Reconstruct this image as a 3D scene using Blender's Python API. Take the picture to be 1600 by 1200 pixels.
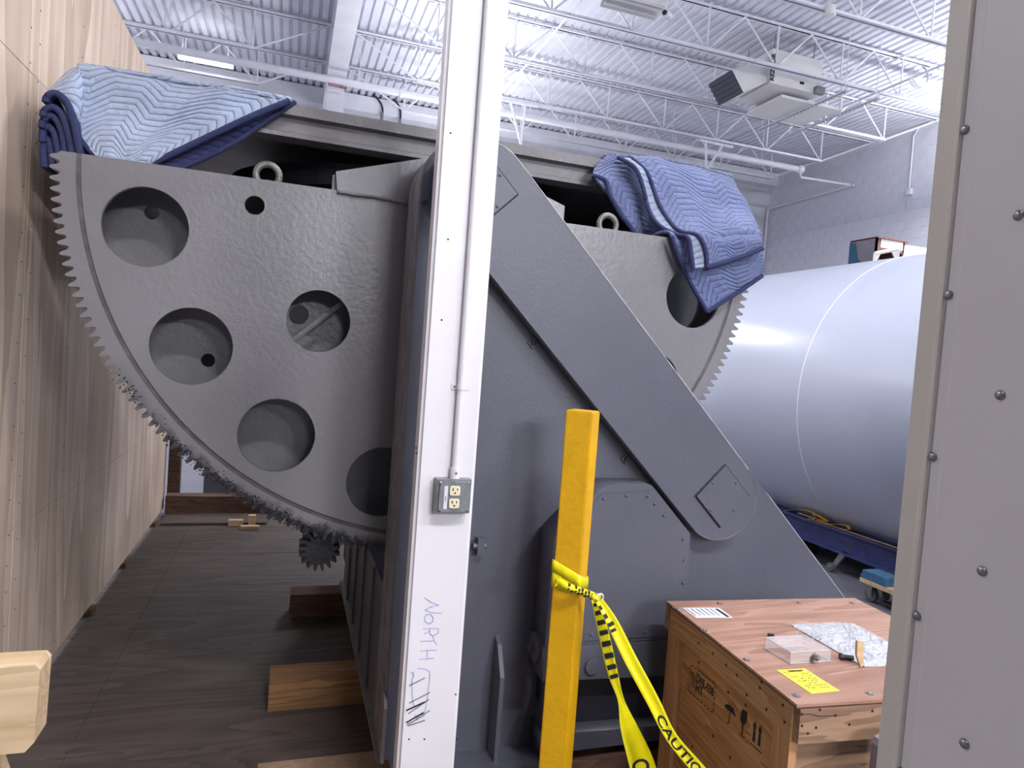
import bpy, bmesh, math, random
from mathutils import Vector, Matrix
random.seed(7)
for o in list(bpy.data.objects): bpy.data.objects.remove(o)
S = bpy.context.scene
COL = S.collection
# ------------------------------------------------------------------ camera
YAW, PIT, ROL, F, CH = 0.319611868, -0.0394748233, 0.0737667859, 1062.907, 1.65
fwd = Vector((math.sin(YAW)*math.cos(PIT), math.cos(YAW)*math.cos(PIT), math.sin(PIT)))
r0 = Vector((math.cos(YAW), -math.sin(YAW), 0)); u0 = r0.cross(fwd)
rr = math.cos(ROL)*r0 + math.sin(ROL)*u0; uu = -math.sin(ROL)*r0 + math.cos(ROL)*u0
EYE = Vector((0, 0, CH))
cd = bpy.data.cameras.new('camera'); cam = bpy.data.objects.new('camera', cd); COL.objects.link(cam)
cd.sensor_width = 36; cd.lens = F/1600*36; cd.clip_start = 0.05; cd.clip_end = 100
M = Matrix((rr, uu, -fwd)).transposed().to_4x4(); M.translation = EYE
cam.matrix_world = M; S.camera = cam
# ------------------------------------------------------------------ world, exposure, light levels
W = bpy.data.worlds.new('world'); S.world = W; W.use_nodes = True
W.node_tree.nodes['Background'].inputs[0].default_value = (0.62, 0.68, 0.95, 1)
W.node_tree.nodes['Background'].inputs[1].default_value = 0.13
S.view_settings.view_transform = 'Standard'; S.view_settings.look = 'None'
S.view_settings.exposure = 0.03; S.view_settings.gamma = 1.0; S.view_settings.use_curve_mapping = False
LAMP_COL = (0.96, 0.96, 1.0); UPLIGHT = 0.9
# unseen strip lights, read from shadows and sheen, then added ones: (x, y, z, length, watts[, tilt of the area light alone towards the machine in degrees])
FIXTURES = [(1.1, -2.2, 6.1, 1.2, 240), (4.4, -2.4, 6.1, 1.2, 230), (5.2, -11.0, 5.6, 2.4, 620, 55), (2.2, -17.0, 5.5, 2.4, 420, 55), (9.5, -2.7, 6.1, 2.4, 150),
            (8.3, 5.3, 5.6, 1.8, 70), (10.85, 8.3, 5.3, 1.6, 190), (-4.6, 3.0, 5.8, 2.4, 120), (-4.6, 8.0, 5.6, 2.4, 220), (-5.2, 12.8, 5.2, 2.4, 180),  # row added out of view to brighten the far deck and walls
            (2.6, 3.8, 5.7, 1.8, 110), (2.40, 10.1, 4.7, .8, 150), (3.05, 12.9, 4.7, .8, 130)]  # last two added behind the column, unseen, to brighten the deck

# ------------------------------------------------------------------ pixel -> point on a real plane
def ray(x, y): return (x-800)*rr - (y-600)*uu + F*fwd
def on(x, y, ax, v):
    d = ray(x, y); return EYE + d*((v-EYE[ax])/d[ax])
def PX(x, y, v): return on(x, y, 0, v)
def PY(x, y, v): return on(x, y, 1, v)
def PZ(x, y, v): return on(x, y, 2, v)
def PP(x, y, p, n):
    d = ray(x, y); return EYE + d*((p-EYE).dot(n)/d.dot(n))

# ------------------------------------------------------------------ materials
def lin(c): return tuple(((v/255)/12.92 if v/255 <= .04045 else ((v/255+.055)/1.055)**2.4) for v in c)
class NT:
    def __init__(s, name):
        s.m = bpy.data.materials.new(name); s.m.use_nodes = True; s.t = s.m.node_tree; s.b = s.t.nodes['Principled BSDF']
    def n(s, typ, **kw):
        nd = s.t.nodes.new(typ)
        for k, v in kw.items():
            if k.startswith('i_'): nd.inputs[int(k[2:]) if k[2:].isdigit() else k[2:].replace('_', ' ')].default_value = v
            else: setattr(nd, k, v)
        return nd
    def l(s, a, b): s.t.links.new(a, b)
    def math(s, op, a, b=None, c=None):
        nd = s.n('ShaderNodeMath', operation=op)
        for i, v in enumerate((a, b, c)):
            if v is None: continue
            if isinstance(v, (int, float)): nd.inputs[i].default_value = v
            else: s.l(v, nd.inputs[i])
        return nd.outputs[0]
def ramp(nt, fac, stops):
    r = nt.n('ShaderNodeValToRGB'); e = r.color_ramp.elements
    while len(e) < len(stops): e.new(0.5)
    for q, (p, c) in zip(e, stops): q.position = p; q.color = (*c, 1)
    nt.l(fac, r.inputs[0]); return r.outputs[0]
def paint(name, rgb, rough=.5, metal=0., var=.12, scale=3., bump=.0, bscale=60., spec=.5, scuff=None):
    nt = NT(name); c = lin(rgb)
    tc = nt.n('ShaderNodeTexCoord'); no = nt.n('ShaderNodeTexNoise', i_Scale=scale, i_Detail=6.); nt.l(tc.outputs['Object'], no.inputs['Vector'])
    lo = tuple(v*(1-var) for v in c); hi = tuple(min(1, v*(1+var)) for v in c)
    col = ramp(nt, no.outputs[0], [(.3, lo), (.7, hi)])
    if scuff:
        sn = nt.n('ShaderNodeTexNoise', i_Scale=scuff[1], i_Detail=8., i_Roughness=.65); nt.l(tc.outputs['Object'], sn.inputs['Vector'])
        mask = ramp(nt, sn.outputs[0], [(scuff[2], (0, 0, 0)), (scuff[2]+.04, (1, 1, 1))])
        mx = nt.n('ShaderNodeMix', data_type='RGBA'); nt.l(mask, mx.inputs[0]); nt.l(col, mx.inputs[6]); mx.inputs[7].default_value = (*lin(scuff[0]), 1); col = mx.outputs[2]
    nt.l(col, nt.b.inputs['Base Color']); nt.b.inputs['Roughness'].default_value = rough; nt.b.inputs['Metallic'].default_value = metal
    nt.b.inputs['Specular IOR Level'].default_value = spec
    if bump:
        bn = nt.n('ShaderNodeTexNoise', i_Scale=bscale, i_Detail=4.); nt.l(tc.outputs['Object'], bn.inputs['Vector'])
        bp = nt.n('ShaderNodeBump', i_Strength=bump, i_Distance=.01); nt.l(bn.outputs[0], bp.inputs['Height']); nt.l(bp.outputs[0], nt.b.inputs['Normal'])
    return nt.m
def wood(name, rgb, rgb2, axis=2, scale=9., rough=.7, knots=True, bump=.15, spread=.05):
    nt = NT(name); tc = nt.n('ShaderNodeTexCoord'); mp = nt.n('ShaderNodeMapping'); nt.l(tc.outputs['Object'], mp.inputs[0])
    sc = [1., 1., 1.]; sc[axis] = spread; mp.inputs['Scale'].default_value = sc
    n1 = nt.n('ShaderNodeTexNoise', i_Scale=scale, i_Detail=3., i_Distortion=1.2); nt.l(mp.outputs[0], n1.inputs['Vector'])
    rings = nt.math('FRACT', nt.math('MULTIPLY', n1.outputs[0], 7.))
    n2 = nt.n('ShaderNodeTexNoise', i_Scale=scale*9, i_Detail=4.); nt.l(mp.outputs[0], n2.inputs['Vector'])
    fac = nt.math('ADD', nt.math('MULTIPLY', rings, .45), nt.math('MULTIPLY', n2.outputs[0], .6))
    col = ramp(nt, fac, [(.2, lin(rgb)), (.85, lin(rgb2))])
    if knots:
        n3 = nt.n('ShaderNodeTexNoise', i_Scale=1.3, i_Detail=5.); nt.l(tc.outputs['Object'], n3.inputs['Vector'])
        mx = nt.n('ShaderNodeMix', data_type='RGBA', blend_type='MULTIPLY'); mx.inputs[0].default_value = 1.
        nt.l(col, mx.inputs[6]); nt.l(ramp(nt, n3.outputs[0], [(.3, (.72, .70, .68)), (.65, (1, 1, 1))]), mx.inputs[7]); col = mx.outputs[2]
    nt.l(col, nt.b.inputs['Base Color']); nt.b.inputs['Roughness'].default_value = rough; nt.b.inputs['Specular IOR Level'].default_value = .3
    bp = nt.n('ShaderNodeBump', i_Strength=bump, i_Distance=.004); nt.l(fac, bp.inputs['Height']); nt.l(bp.outputs[0], nt.b.inputs['Normal'])
    return nt.m
def quilt(name, rgb, dark, step=.035, amp=.075, period=.30):
    nt = NT(name); uv = nt.n('ShaderNodeUVMap'); sp = nt.n('ShaderNodeSeparateXYZ'); nt.l(uv.outputs[0], sp.inputs[0])
    tri = nt.math('PINGPONG', nt.math('MULTIPLY', sp.outputs[0], 2/period), 1.)
    sm = nt.n('ShaderNodeMapRange'); sm.inputs[1].default_value = .27; sm.inputs[2].default_value = .73; nt.l(tri, sm.inputs[0])
    v = nt.math('ADD', sp.outputs[1], nt.math('MULTIPLY', sm.outputs[0], amp))
    fr = nt.math('FRACT', nt.math('DIVIDE', v, step))
    pf = nt.math('POWER', nt.math('ABSOLUTE', nt.math('SINE', nt.math('MULTIPLY', fr, math.pi))), .45)
    tc = nt.n('ShaderNodeTexCoord'); wr = nt.n('ShaderNodeTexNoise', i_Scale=34., i_Detail=5.); nt.l(tc.outputs['Object'], wr.inputs['Vector'])
    fi = nt.n('ShaderNodeTexNoise', i_Scale=300., i_Detail=2.); nt.l(tc.outputs['Object'], fi.inputs['Vector'])
    h = nt.math('ADD', pf, nt.math('ADD', nt.math('MULTIPLY', wr.outputs[0], 1.5), nt.math('MULTIPLY', fi.outputs[0], .15)))
    bp = nt.n('ShaderNodeBump', i_Strength=.75, i_Distance=.012); nt.l(h, bp.inputs['Height']); nt.l(bp.outputs[0], nt.b.inputs['Normal'])
    nv = nt.n('ShaderNodeTexNoise', i_Scale=7., i_Detail=6.); nt.l(tc.outputs['Object'], nv.inputs['Vector'])
    stitch = nt.math('LESS_THAN', pf, .45)
    mx = nt.n('ShaderNodeMix', data_type='RGBA'); nt.l(nt.math('MULTIPLY', stitch, .65), mx.inputs[0])
    c = lin(rgb); nt.l(ramp(nt, nv.outputs[0], [(.3, tuple(q*.85 for q in c)), (.7, tuple(min(1, q*1.12) for q in c))]), mx.inputs[6]); mx.inputs[7].default_value = (*lin(dark), 1)
    nt.l(mx.outputs[2], nt.b.inputs['Base Color']); nt.b.inputs['Roughness'].default_value = .9; nt.b.inputs['Specular IOR Level'].default_value = .15
    nt.b.inputs['Sheen Weight'].default_value = .2
    return nt.m
def emis(name, rgb, s):
    nt = NT(name); nt.b.inputs['Base Color'].default_value = (*rgb, 1); nt.b.inputs['Emission Color'].default_value = (*rgb, 1); nt.b.inputs['Emission Strength'].default_value = s; return nt.m
def clear(name, rgb, rough=.05, alpha=.12, bump=0):
    nt = NT(name)
    if bump:
        tc = nt.n('ShaderNodeTexCoord'); bn = nt.n('ShaderNodeTexNoise', i_Scale=28., i_Detail=5., i_Distortion=1.5); nt.l(tc.outputs['Object'], bn.inputs['Vector']); bp = nt.n('ShaderNodeBump', i_Strength=bump, i_Distance=.03); nt.l(bn.outputs[0], bp.inputs['Height']); nt.l(bp.outputs[0], nt.b.inputs['Normal'])
    nt.b.inputs['Base Color'].default_value = (*rgb, 1); nt.b.inputs['Roughness'].default_value = rough; nt.b.inputs['Alpha'].default_value = alpha
    nt.b.inputs['IOR'].default_value = 1.49; return nt.m

MA = {}
MA['sector'] = paint('warm_grey_machine_paint', (116, 114, 116), .30, var=.10, scale=2.2, bump=.13, bscale=55, scuff=((170, 168, 168), 22., .73))
MA['pedestal'] = paint('cool_lit_grey_paint', (82, 83, 93), .45, var=.10, scale=2.0, bump=.12, bscale=70, scuff=((150, 152, 160), 26., .76))  # machine grey turned bluer and darker, cool light put into the colour
MA['worn'] = paint('worn_machine_edge', (112, 108, 110), .55, var=.25, scale=14., bump=.25, bscale=40)
MA['bare'] = paint('bare_worn_edge', (176, 176, 180), .5, var=.3, scale=25)
MA['groove'] = paint('groove_dark_paint', (82, 77, 76), .6, var=.3, scale=20)  # darker, browner tone for the rim groove
MA['beam'] = paint('table_beam_paint', (108, 105, 106), .5, var=.22, scale=6, bump=.35, bscale=35, scuff=((150, 146, 142), 14., .68))
MA['darkshade'] = paint('dark_and_shade_steel', (38, 38, 50), .6, var=.2, scale=4)  # darkened to hold the machine's inner shade; also plain dark parts
MA['grease'] = paint('black_grease', (46, 44, 48), .8, var=.4, scale=40, bump=.5, bscale=120)
MA['blackgrease'] = paint('thick_black_grease', (26, 25, 28), .5, var=.3, scale=40, bump=.4, bscale=60)
MA['eye'] = paint('bare_eye_bolt_steel', (118, 116, 112), .5, .5, var=.25, scale=30, bump=.2)
MA['white'] = paint('white_gloss_column_paint', (224, 220, 222), .38, var=.03, scale=5, bump=.04, bscale=30)
MA['rosteel'] = paint('white_roof_steel_paint', (222, 223, 230), .5, var=.06, scale=3)
MA['deck'] = paint('white_deck_paint', (212, 214, 224), .55, var=.06, scale=1.5)
MA['galv'] = paint('galvanized_steel', (138, 140, 142), .35, .6, var=.2, scale=60)
MA['ivory'] = paint('ivory_plastic', (226, 214, 176), .4, var=.03)
MA['black'] = paint('black_plastic', (18, 18, 20), .4, var=.1)
MA['ink'] = paint('black_ink', (28, 26, 28), .8, var=.2, scale=30)
MA['blueink'] = paint('blue_marker', (168, 174, 206), .7, var=.2, scale=40)
MA['greyink'] = paint('grey_marker', (120, 122, 136), .7, var=.3, scale=40)
MA['paper'] = paint('white_paper', (212, 211, 216), .8, var=.03)
MA['yellow'] = paint('yellow_post_paint', (224, 170, 12), .42, var=.07, scale=9, bump=.22, bscale=45, scuff=((176, 128, 20), 30., .70))
MA['tape'] = paint('yellow_tape', (240, 226, 20), .3, var=.05, scale=12)
MA['note'] = paint('yellow_note_paper', (244, 226, 72), .8, var=.03)
MA['ply'] = wood('plywood_face', (196, 170, 146), (238, 220, 202), 2, 1.5, .7, True, .06, .07)
MA['plyedge'] = wood('plywood_edge', (176, 150, 120), (205, 180, 150), 1, 20, .8, False)
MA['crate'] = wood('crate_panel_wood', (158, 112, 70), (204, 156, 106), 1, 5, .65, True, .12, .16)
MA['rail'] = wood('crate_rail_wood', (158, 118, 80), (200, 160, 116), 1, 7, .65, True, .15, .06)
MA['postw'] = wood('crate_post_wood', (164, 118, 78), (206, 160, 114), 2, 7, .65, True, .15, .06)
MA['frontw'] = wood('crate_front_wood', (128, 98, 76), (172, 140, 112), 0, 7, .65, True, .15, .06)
MA['lid'] = wood('crate_lid_plywood', (148, 108, 90), (188, 150, 130), 0, 5, .5, True, .08, .10)
MA['lidedge'] = paint('dark_lid_edge', (70, 46, 40), .7, var=.3, scale=30)
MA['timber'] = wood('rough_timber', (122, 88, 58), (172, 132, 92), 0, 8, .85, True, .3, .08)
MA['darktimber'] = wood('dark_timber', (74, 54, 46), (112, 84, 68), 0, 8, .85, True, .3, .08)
MA['pine'] = wood('fresh_pine', (196, 166, 126), (228, 202, 164), 0, 6, .75, True, .2, .10)
MA['floorply'] = wood('floor_sheet_wood', (70, 61, 58), (98, 87, 80), 0, 3, .7, True, .12, .15)
MA['floorlight'] = wood('floor_sheet_light', (150, 124, 98), (176, 150, 122), 0, 14, .8, True, .12, .5)
MA['concrete'] = paint('concrete_floor', (98, 98, 108), .55, var=.12, scale=2.5, bump=.1, bscale=20)
MA['block'] = paint('painted_block', (206, 207, 216), .75, var=.04, scale=4, bump=.25, bscale=40)
MA['mortar'] = paint('painted_mortar', (216, 217, 226), .8, var=.04, scale=9)
MA['backwall'] = paint('back_wall_paint', (206, 206, 214), .75, var=.04, scale=2)
MA['tank'] = paint('white_tank_gelcoat', (184, 190, 206), .28, var=.02, scale=1.2, bump=.015, bscale=6, spec=.6)
MA['seam'] = paint('tank_seam', (234, 238, 246), .3, var=.02)
MA['blue'] = paint('blue_beam_paint', (42, 52, 108), .55, var=.3, scale=9, scuff=((88, 62, 56), 9., .60))
MA['strap'] = paint('yellow_strap', (196, 152, 60), .8, var=.2, scale=30)
MA['rubber'] = paint('grey_rubber', (92, 92, 98), .6, var=.1)
MA['pad'] = paint('blue_pad', (54, 96, 128), .8, var=.2, scale=20)
MA['panel'] = paint('beige_grey_panel_paint', (204, 199, 195), .42, var=.02, scale=3)
MA['trim'] = paint('trim_panel_paint', (198, 191, 178), .42, var=.03, scale=3)
MA['rivet'] = paint('aluminium_rivet', (150, 148, 148), .3, .85, var=.1, scale=90)
MA['heater'] = paint('white_heater_paint', (222, 220, 218), .45, var=.02)
MA['louver'] = paint('dark_louver', (40, 42, 62), .5, var=.1)
MA['q1'] = quilt('pale_quilted_cloth', (164, 176, 198), (112, 126, 160))
MA['q2'] = quilt('blue_quilted_cloth', (98, 108, 144), (60, 70, 108))
MA['qd'] = quilt('navy_quilted_cloth', (50, 56, 96), (30, 34, 66))
MA['navy'] = paint('navy_binding', (38, 44, 82), .85, var=.2, scale=60, bump=.3, bscale=200)
MA['acrylic'] = clear('clear_acrylic', (.95, .93, .95), .05, .16)
MA['film'] = clear('clear_film', (.80, .82, .86), .15, .6, 1.)
MA['bluefilm'] = clear('blue_film', lin((26, 84, 112)), .2, .85)
MA['brown'] = wood('brown_cabinet_wood', (98, 62, 54), (128, 86, 74), 2, 6, .6, False)
MA['greyface'] = paint('grey_cabinet_side', (120, 112, 122), .5)
MA['red'] = paint('red_label', (138, 34, 44), .5)
MA['tube'] = emis('lit_tube', (1, .98, .96), 12.)

# ------------------------------------------------------------------ mesh helpers
def link(name, me, mat, parent=None, smooth=False):
    o = bpy.data.objects.new(name, me); COL.objects.link(o)
    if mat: me.materials.append(MA[mat] if isinstance(mat, str) else mat)
    if parent: o.parent = parent
    if smooth:
        for p in me.polygons: p.use_smooth = True
    return o
def rootpos(parent):
    p = Vector((0, 0, 0))
    while parent: p += parent.location; parent = parent.parent
    return p
def fin(bm, name, mat, parent=None, smooth=False, bevel=0):
    if bevel:
        bmesh.ops.bevel(bm, geom=[e for e in bm.edges if len(e.link_faces) == 2 and e.calc_face_angle(0) > .5], offset=bevel, segments=2, affect='EDGES')
    bmesh.ops.recalc_face_normals(bm, faces=bm.faces)
    off = rootpos(parent)
    if off.length > 0:
        for v in bm.verts: v.co -= off
    me = bpy.data.meshes.new(name); bm.to_mesh(me); bm.free()
    return link(name, me, mat, parent, smooth)
def autosm(o, ang=.6):
    me = o.data
    for p in me.polygons: p.use_smooth = True
    bm = bmesh.new(); bm.from_mesh(me)
    for e in bm.edges:
        if len(e.link_faces) == 2 and e.calc_face_angle(0) > ang: e.smooth = False
    bm.to_mesh(me); bm.free(); return o
def bbox(bm, a, b, R=None):
    """box from corner a to corner b, optional transform"""
    a = Vector(a); b = Vector(b)
    vs = [bm.verts.new((x, y, z)) for z in (a.z, b.z) for y in (a.y, b.y) for x in (a.x, b.x)]
    for f in ((0, 1, 3, 2), (4, 6, 7, 5), (0, 4, 5, 1), (2, 3, 7, 6), (0, 2, 6, 4), (1, 5, 7, 3)): bm.faces.new([vs[i] for i in f])
    if R is not None:
        for v in vs: v.co = R @ v.co
    return vs
def box(name, a, b, mat, parent=None, bevel=0, R=None):
    bm = bmesh.new(); bbox(bm, a, b, R); return fin(bm, name, mat, parent, bevel=bevel)
def basis(d):
    d = d.normalized(); a = Vector((0, 0, 1)) if abs(d.z) < .9 else Vector((1, 0, 0))
    s = d.cross(a).normalized(); return s, s.cross(d).normalized()
def tube(bm, pts, r, n=10, cap=True, ry=None, up=None):
    pts = [Vector(p) for p in pts]; rings = []
    for i, p in enumerate(pts):
        d = (pts[min(i+1, len(pts)-1)] - pts[max(i-1, 0)])
        if up is None: s, u = basis(d)
        else: s = d.cross(Vector(up)).normalized(); u = s.cross(d).normalized()
        rad = r[i] if isinstance(r, (list, tuple)) else r; r2 = ry or rad
        rings.append([bm.verts.new(p + s*rad*math.cos(2*math.pi*k/n) + u*r2*math.sin(2*math.pi*k/n)) for k in range(n)])
    for a, b in zip(rings, rings[1:]):
        for k in range(n): bm.faces.new((a[k], a[(k+1) % n], b[(k+1) % n], b[k]))
    if cap: bm.faces.new(rings[0][::-1]); bm.faces.new(rings[-1])
def pipe(name, pts, r, mat, parent=None, n=10):
    bm = bmesh.new(); tube(bm, pts, r, n); return autosm(fin(bm, name, mat, parent))
def prism(bm, pts, d):
    """polygon pts (3D list) extruded by vector d"""
    a = [bm.verts.new(p) for p in pts]; b = [bm.verts.new(Vector(p)+Vector(d)) for p in pts]
    bm.faces.new(a); bm.faces.new(b[::-1])
    for i in range(len(pts)): bm.faces.new((a[i], b[i], b[(i+1) % len(pts)], a[(i+1) % len(pts)]))
def slab(name, pts, d, mat, parent=None, bevel=0):
    bm = bmesh.new(); prism(bm, pts, d); return fin(bm, name, mat, parent, bevel=bevel)
def plate(name, loops, y0, y1, mat, parent=None):
    """outline + holes in the XZ plane, extruded from y0 to y1 (holes kept)"""
    cu = bpy.data.curves.new(name, 'CURVE'); cu.dimensions = '2D'; cu.fill_mode = 'BOTH'; cu.extrude = (y1-y0)/2
    for lp in loops:
        s = cu.splines.new('POLY'); s.points.add(len(lp)-1); s.use_cyclic_u = True
        for p, (x, z) in zip(s.points, lp): p.co = (x, z, 0, 1)
    t = bpy.data.objects.new('t', cu); COL.objects.link(t); dg = bpy.context.evaluated_depsgraph_get(); dg.update()
    me = bpy.data.meshes.new_from_object(t.evaluated_get(dg)); bpy.data.objects.remove(t); bpy.data.curves.remove(cu)
    me.materials.clear()
    off = rootpos(parent)
    for v in me.vertices: x, z, d = v.co; v.co = Vector((x, (y0+y1)/2 - d, z)) - off
    me.name = name; o = link(name, me, mat, parent)
    bm = bmesh.new(); bm.from_mesh(me); bmesh.ops.remove_doubles(bm, verts=bm.verts, dist=1e-5); bmesh.ops.recalc_face_normals(bm, faces=bm.faces); bm.to_mesh(me); bm.free()
    return o
def circ(cx, cz, r, n=48): return [(cx+r*math.cos(2*math.pi*k/n), cz+r*math.sin(2*math.pi*k/n)) for k in range(n)]
def arc(cx, cz, r, a0, a1, n): return [(cx+r*math.cos(math.radians(a0+(a1-a0)*k/n)), cz+r*math.sin(math.radians(a0+(a1-a0)*k/n))) for k in range(n+1)]
def disc(bm, c, nrm, r, h, n=10, dome=False):
    c = Vector(c); nrm = Vector(nrm).normalized(); s, u = basis(nrm)
    prof = [(r, 0), (r, h*.35), (r*.75, h*.8), (r*.35, h)] if dome else [(r, 0), (r, h)]
    rings = [[bm.verts.new(c+nrm*hh+s*q*math.cos(2*math.pi*k/n)+u*q*math.sin(2*math.pi*k/n)) for k in range(n)] for q, hh in prof]
    for a, b in zip(rings, rings[1:]):
        for k in range(n): bm.faces.new((a[k], a[(k+1) % n], b[(k+1) % n], b[k]))
    bm.faces.new(rings[-1]); bm.faces.new(rings[0][::-1])
def bolt(name, c, nrm, r, h, mat, parent, dome=False, n=10):
    bm = bmesh.new(); disc(bm, c, nrm, r, h, n, dome); return fin(bm, name, mat, parent, smooth=dome)
def thing(name, label, cat, loc=(0, 0, 0), group=None):
    o = bpy.data.objects.new(name, None); COL.objects.link(o); o.location = loc; o['label'] = label; o['category'] = cat
    o.empty_display_size = .1
    if group: o['group'] = group
    return o
def tag(o, label, cat, group=None):
    o['label'] = label; o['category'] = cat
    if group: o['group'] = group
    return o
def struct(o, label=None):
    o['kind'] = 'structure'
    if label: o['label'] = label
    return o
def clone(root, delta, label=None):
    r = root.copy(); COL.objects.link(r); r.location = root.location + Vector(delta)
    if label: r['label'] = label
    for ch in root.children:
        c = ch.copy(); COL.objects.link(c); c.parent = r
        for g in ch.children:
            d = g.copy(); COL.objects.link(d); d.parent = c
    return r
def catmull(P, t):
    n = len(P)-1; i = min(int(t*n), n-1); f = t*n-i
    p0 = P[max(i-1, 0)]; p1 = P[i]; p2 = P[i+1]; p3 = P[min(i+2, n)]
    return .5*((2*p1)+(p2-p0)*f+(2*p0-5*p1+4*p2-p3)*f*f+(3*p1-p0-3*p2+p3)*f**3)
def spline(P, n): P = [Vector(p) for p in P]; return [catmull(P, k/n) for k in range(n+1)]
def cloth(name, grid, mat, parent, nu=48, nv=48, thick=.014, uvs=None, ripple=.004, seed=0):
    """rows of control points -> smooth cloth patch with thickness"""
    rows = [spline(r, nu) for r in grid]
    cols = [spline([rows[j][i] for j in range(len(rows))], nv) for i in range(nu+1)]
    P = [[cols[i][j] for i in range(nu+1)] for j in range(nv+1)]
    Wd = sum((P[nv//2][i+1]-P[nv//2][i]).length for i in range(nu)); Ht = sum((P[j+1][nu//2]-P[j][nu//2]).length for j in range(nv))
    rnd = random.Random(seed); ph = [rnd.uniform(0, 6.28) for _ in range(6)]
    vs = []; off = rootpos(parent)
    for j in range(nv+1):
        for i in range(nu+1):
            du = P[j][min(i+1, nu)]-P[j][max(i-1, 0)]; dv = P[min(j+1, nv)][i]-P[max(j-1, 0)][i]; n = du.cross(dv)
            n = n.normalized() if n.length > 1e-9 else Vector((0, -1, 0))
            a = i/nu*Wd*18; b = j/nv*Ht*18
            h = ripple*(math.sin(a+.6*b+ph[0])+math.sin(.5*a-1.3*b+ph[1])+.6*math.sin(1.9*a+ph[2]+math.sin(b)))
            vs.append(P[j][i]+n*h-off)
    fs = [(j*(nu+1)+i, j*(nu+1)+i+1, (j+1)*(nu+1)+i+1, (j+1)*(nu+1)+i) for j in range(nv) for i in range(nu)]
    me = bpy.data.meshes.new(name); me.from_pydata(vs, [], fs)
    ul = me.uv_layers.new(name='UVMap')
    for lp in me.loops:
        i = lp.vertex_index % (nu+1); j = lp.vertex_index//(nu+1); ul.data[lp.index].uv = (i/nu*Wd, j/nv*Ht)
    o = link(name, me, mat, parent, True)
    if thick: md = o.modifiers.new('s', 'SOLIDIFY'); md.thickness = thick; md.offset = 0
    return o
def text(body, size, org, u, v, mat, parent, name='lettering', bold=0, sx=1.):
    cu = bpy.data.curves.new(name, 'FONT'); cu.body = body; cu.size = size; cu.offset = bold; cu.resolution_u = 3
    t = bpy.data.objects.new('t', cu); COL.objects.link(t); dg = bpy.context.evaluated_depsgraph_get(); dg.update()
    me = bpy.data.meshes.new_from_object(t.evaluated_get(dg)); bpy.data.objects.remove(t); bpy.data.curves.remove(cu)
    me.materials.clear(); off = rootpos(parent)
    f = org if callable(org) else (lambda a, b: Vector(org)+Vector(u)*a*sx+Vector(v)*b)
    for w in me.vertices: w.co = f(w.co.x, w.co.y)-off
    me.name = name; return link(name, me, mat, parent)
def strokes(name, lines, width, proj, nrm, mat, parent):
    """flat pen strokes: polylines (pixel pairs) projected on a surface"""
    bm = bmesh.new(); nrm = Vector(nrm)
    for ln in lines:
        pts = [proj(*p)+nrm*.0012 for p in ln]
        for a, b in zip(pts, pts[1:]):
            if (b-a).length < 1e-6: continue
            s = (b-a).cross(nrm).normalized()*width/2; e = (b-a).normalized()*width*.25
            bm.faces.new([bm.verts.new(q) for q in (a-e-s, a-e+s, b+e+s, b+e-s)])
    return fin(bm, name, mat, parent)
def polys(name, plist, proj, nrm, mat, parent, off=.0012):
    bm = bmesh.new(); nrm = Vector(nrm)
    for pl in plist: bm.faces.new([bm.verts.new(proj(*p)+nrm*off) for p in pl])
    return fin(bm, name, mat, parent)

# =================================================================== SETTING
XR, YB, XL, YF, ZD = 11.9, 15.35, -10.0, -22.0, 6.97
fl = struct(box('floor', (XL, YF, -.12), (XR, YB, -.006), 'concrete'), 'grey concrete hall floor')
# sheets laid over the floor left of and under the machine
xs = [-1.9, -.72, .5, 1.72, 2.94]; ys = [0.6, 2.52, 4.36, 5.5, 6.7]
for i in range(4):
    for j in range(4):
        if i == 3 and j > 1: continue
        box('floor_sheet', (xs[i]+.0008, ys[j]+.0008, -.006), (xs[i+1]-.0008, ys[j+1]-.0008, random.uniform(-.001, .001)), 'floorply', fl)
lt = box('floor_sheet', (-.02, 1.3, .001), (.62, 2.72, .006), 'floorlight', fl)
lt['label'] = 'pale textured board lying on the dark floor sheets'
# walls
wb = struct(box('wall_back', (XL, YB, 0), (XR, YB+.2, ZD), 'backwall'), 'painted rear wall of the hall')
struct(box('wall_left', (XL-.2, YF, 0), (XL, YB, ZD), 'backwall'))
wr = struct(box('wall_right', (XR-.006, YF, 0), (XR+.2, YB, ZD), 'mortar'), 'grey painted concrete block side wall')
bm = bmesh.new(); bbox(bm, (-.012, -.198, -.0965), (.03, .198, .0965)); bmesh.ops.bevel(bm, geom=bm.edges[:], offset=.004, segments=1, affect='EDGES')
bme = bpy.data.meshes.new('block'); bm.to_mesh(bme); bm.free(); bme.materials.append(MA['block'])
row = 0; z = 3.35
while z < 6.9:
    y = 10.0 + (.2 if row % 2 else 0)
    while y < 15.2:
        o = bpy.data.objects.new('block', bme); COL.objects.link(o); o.location = (XR, y, z); o.parent = wr; y += .4
    z += .2; row += 1
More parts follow.
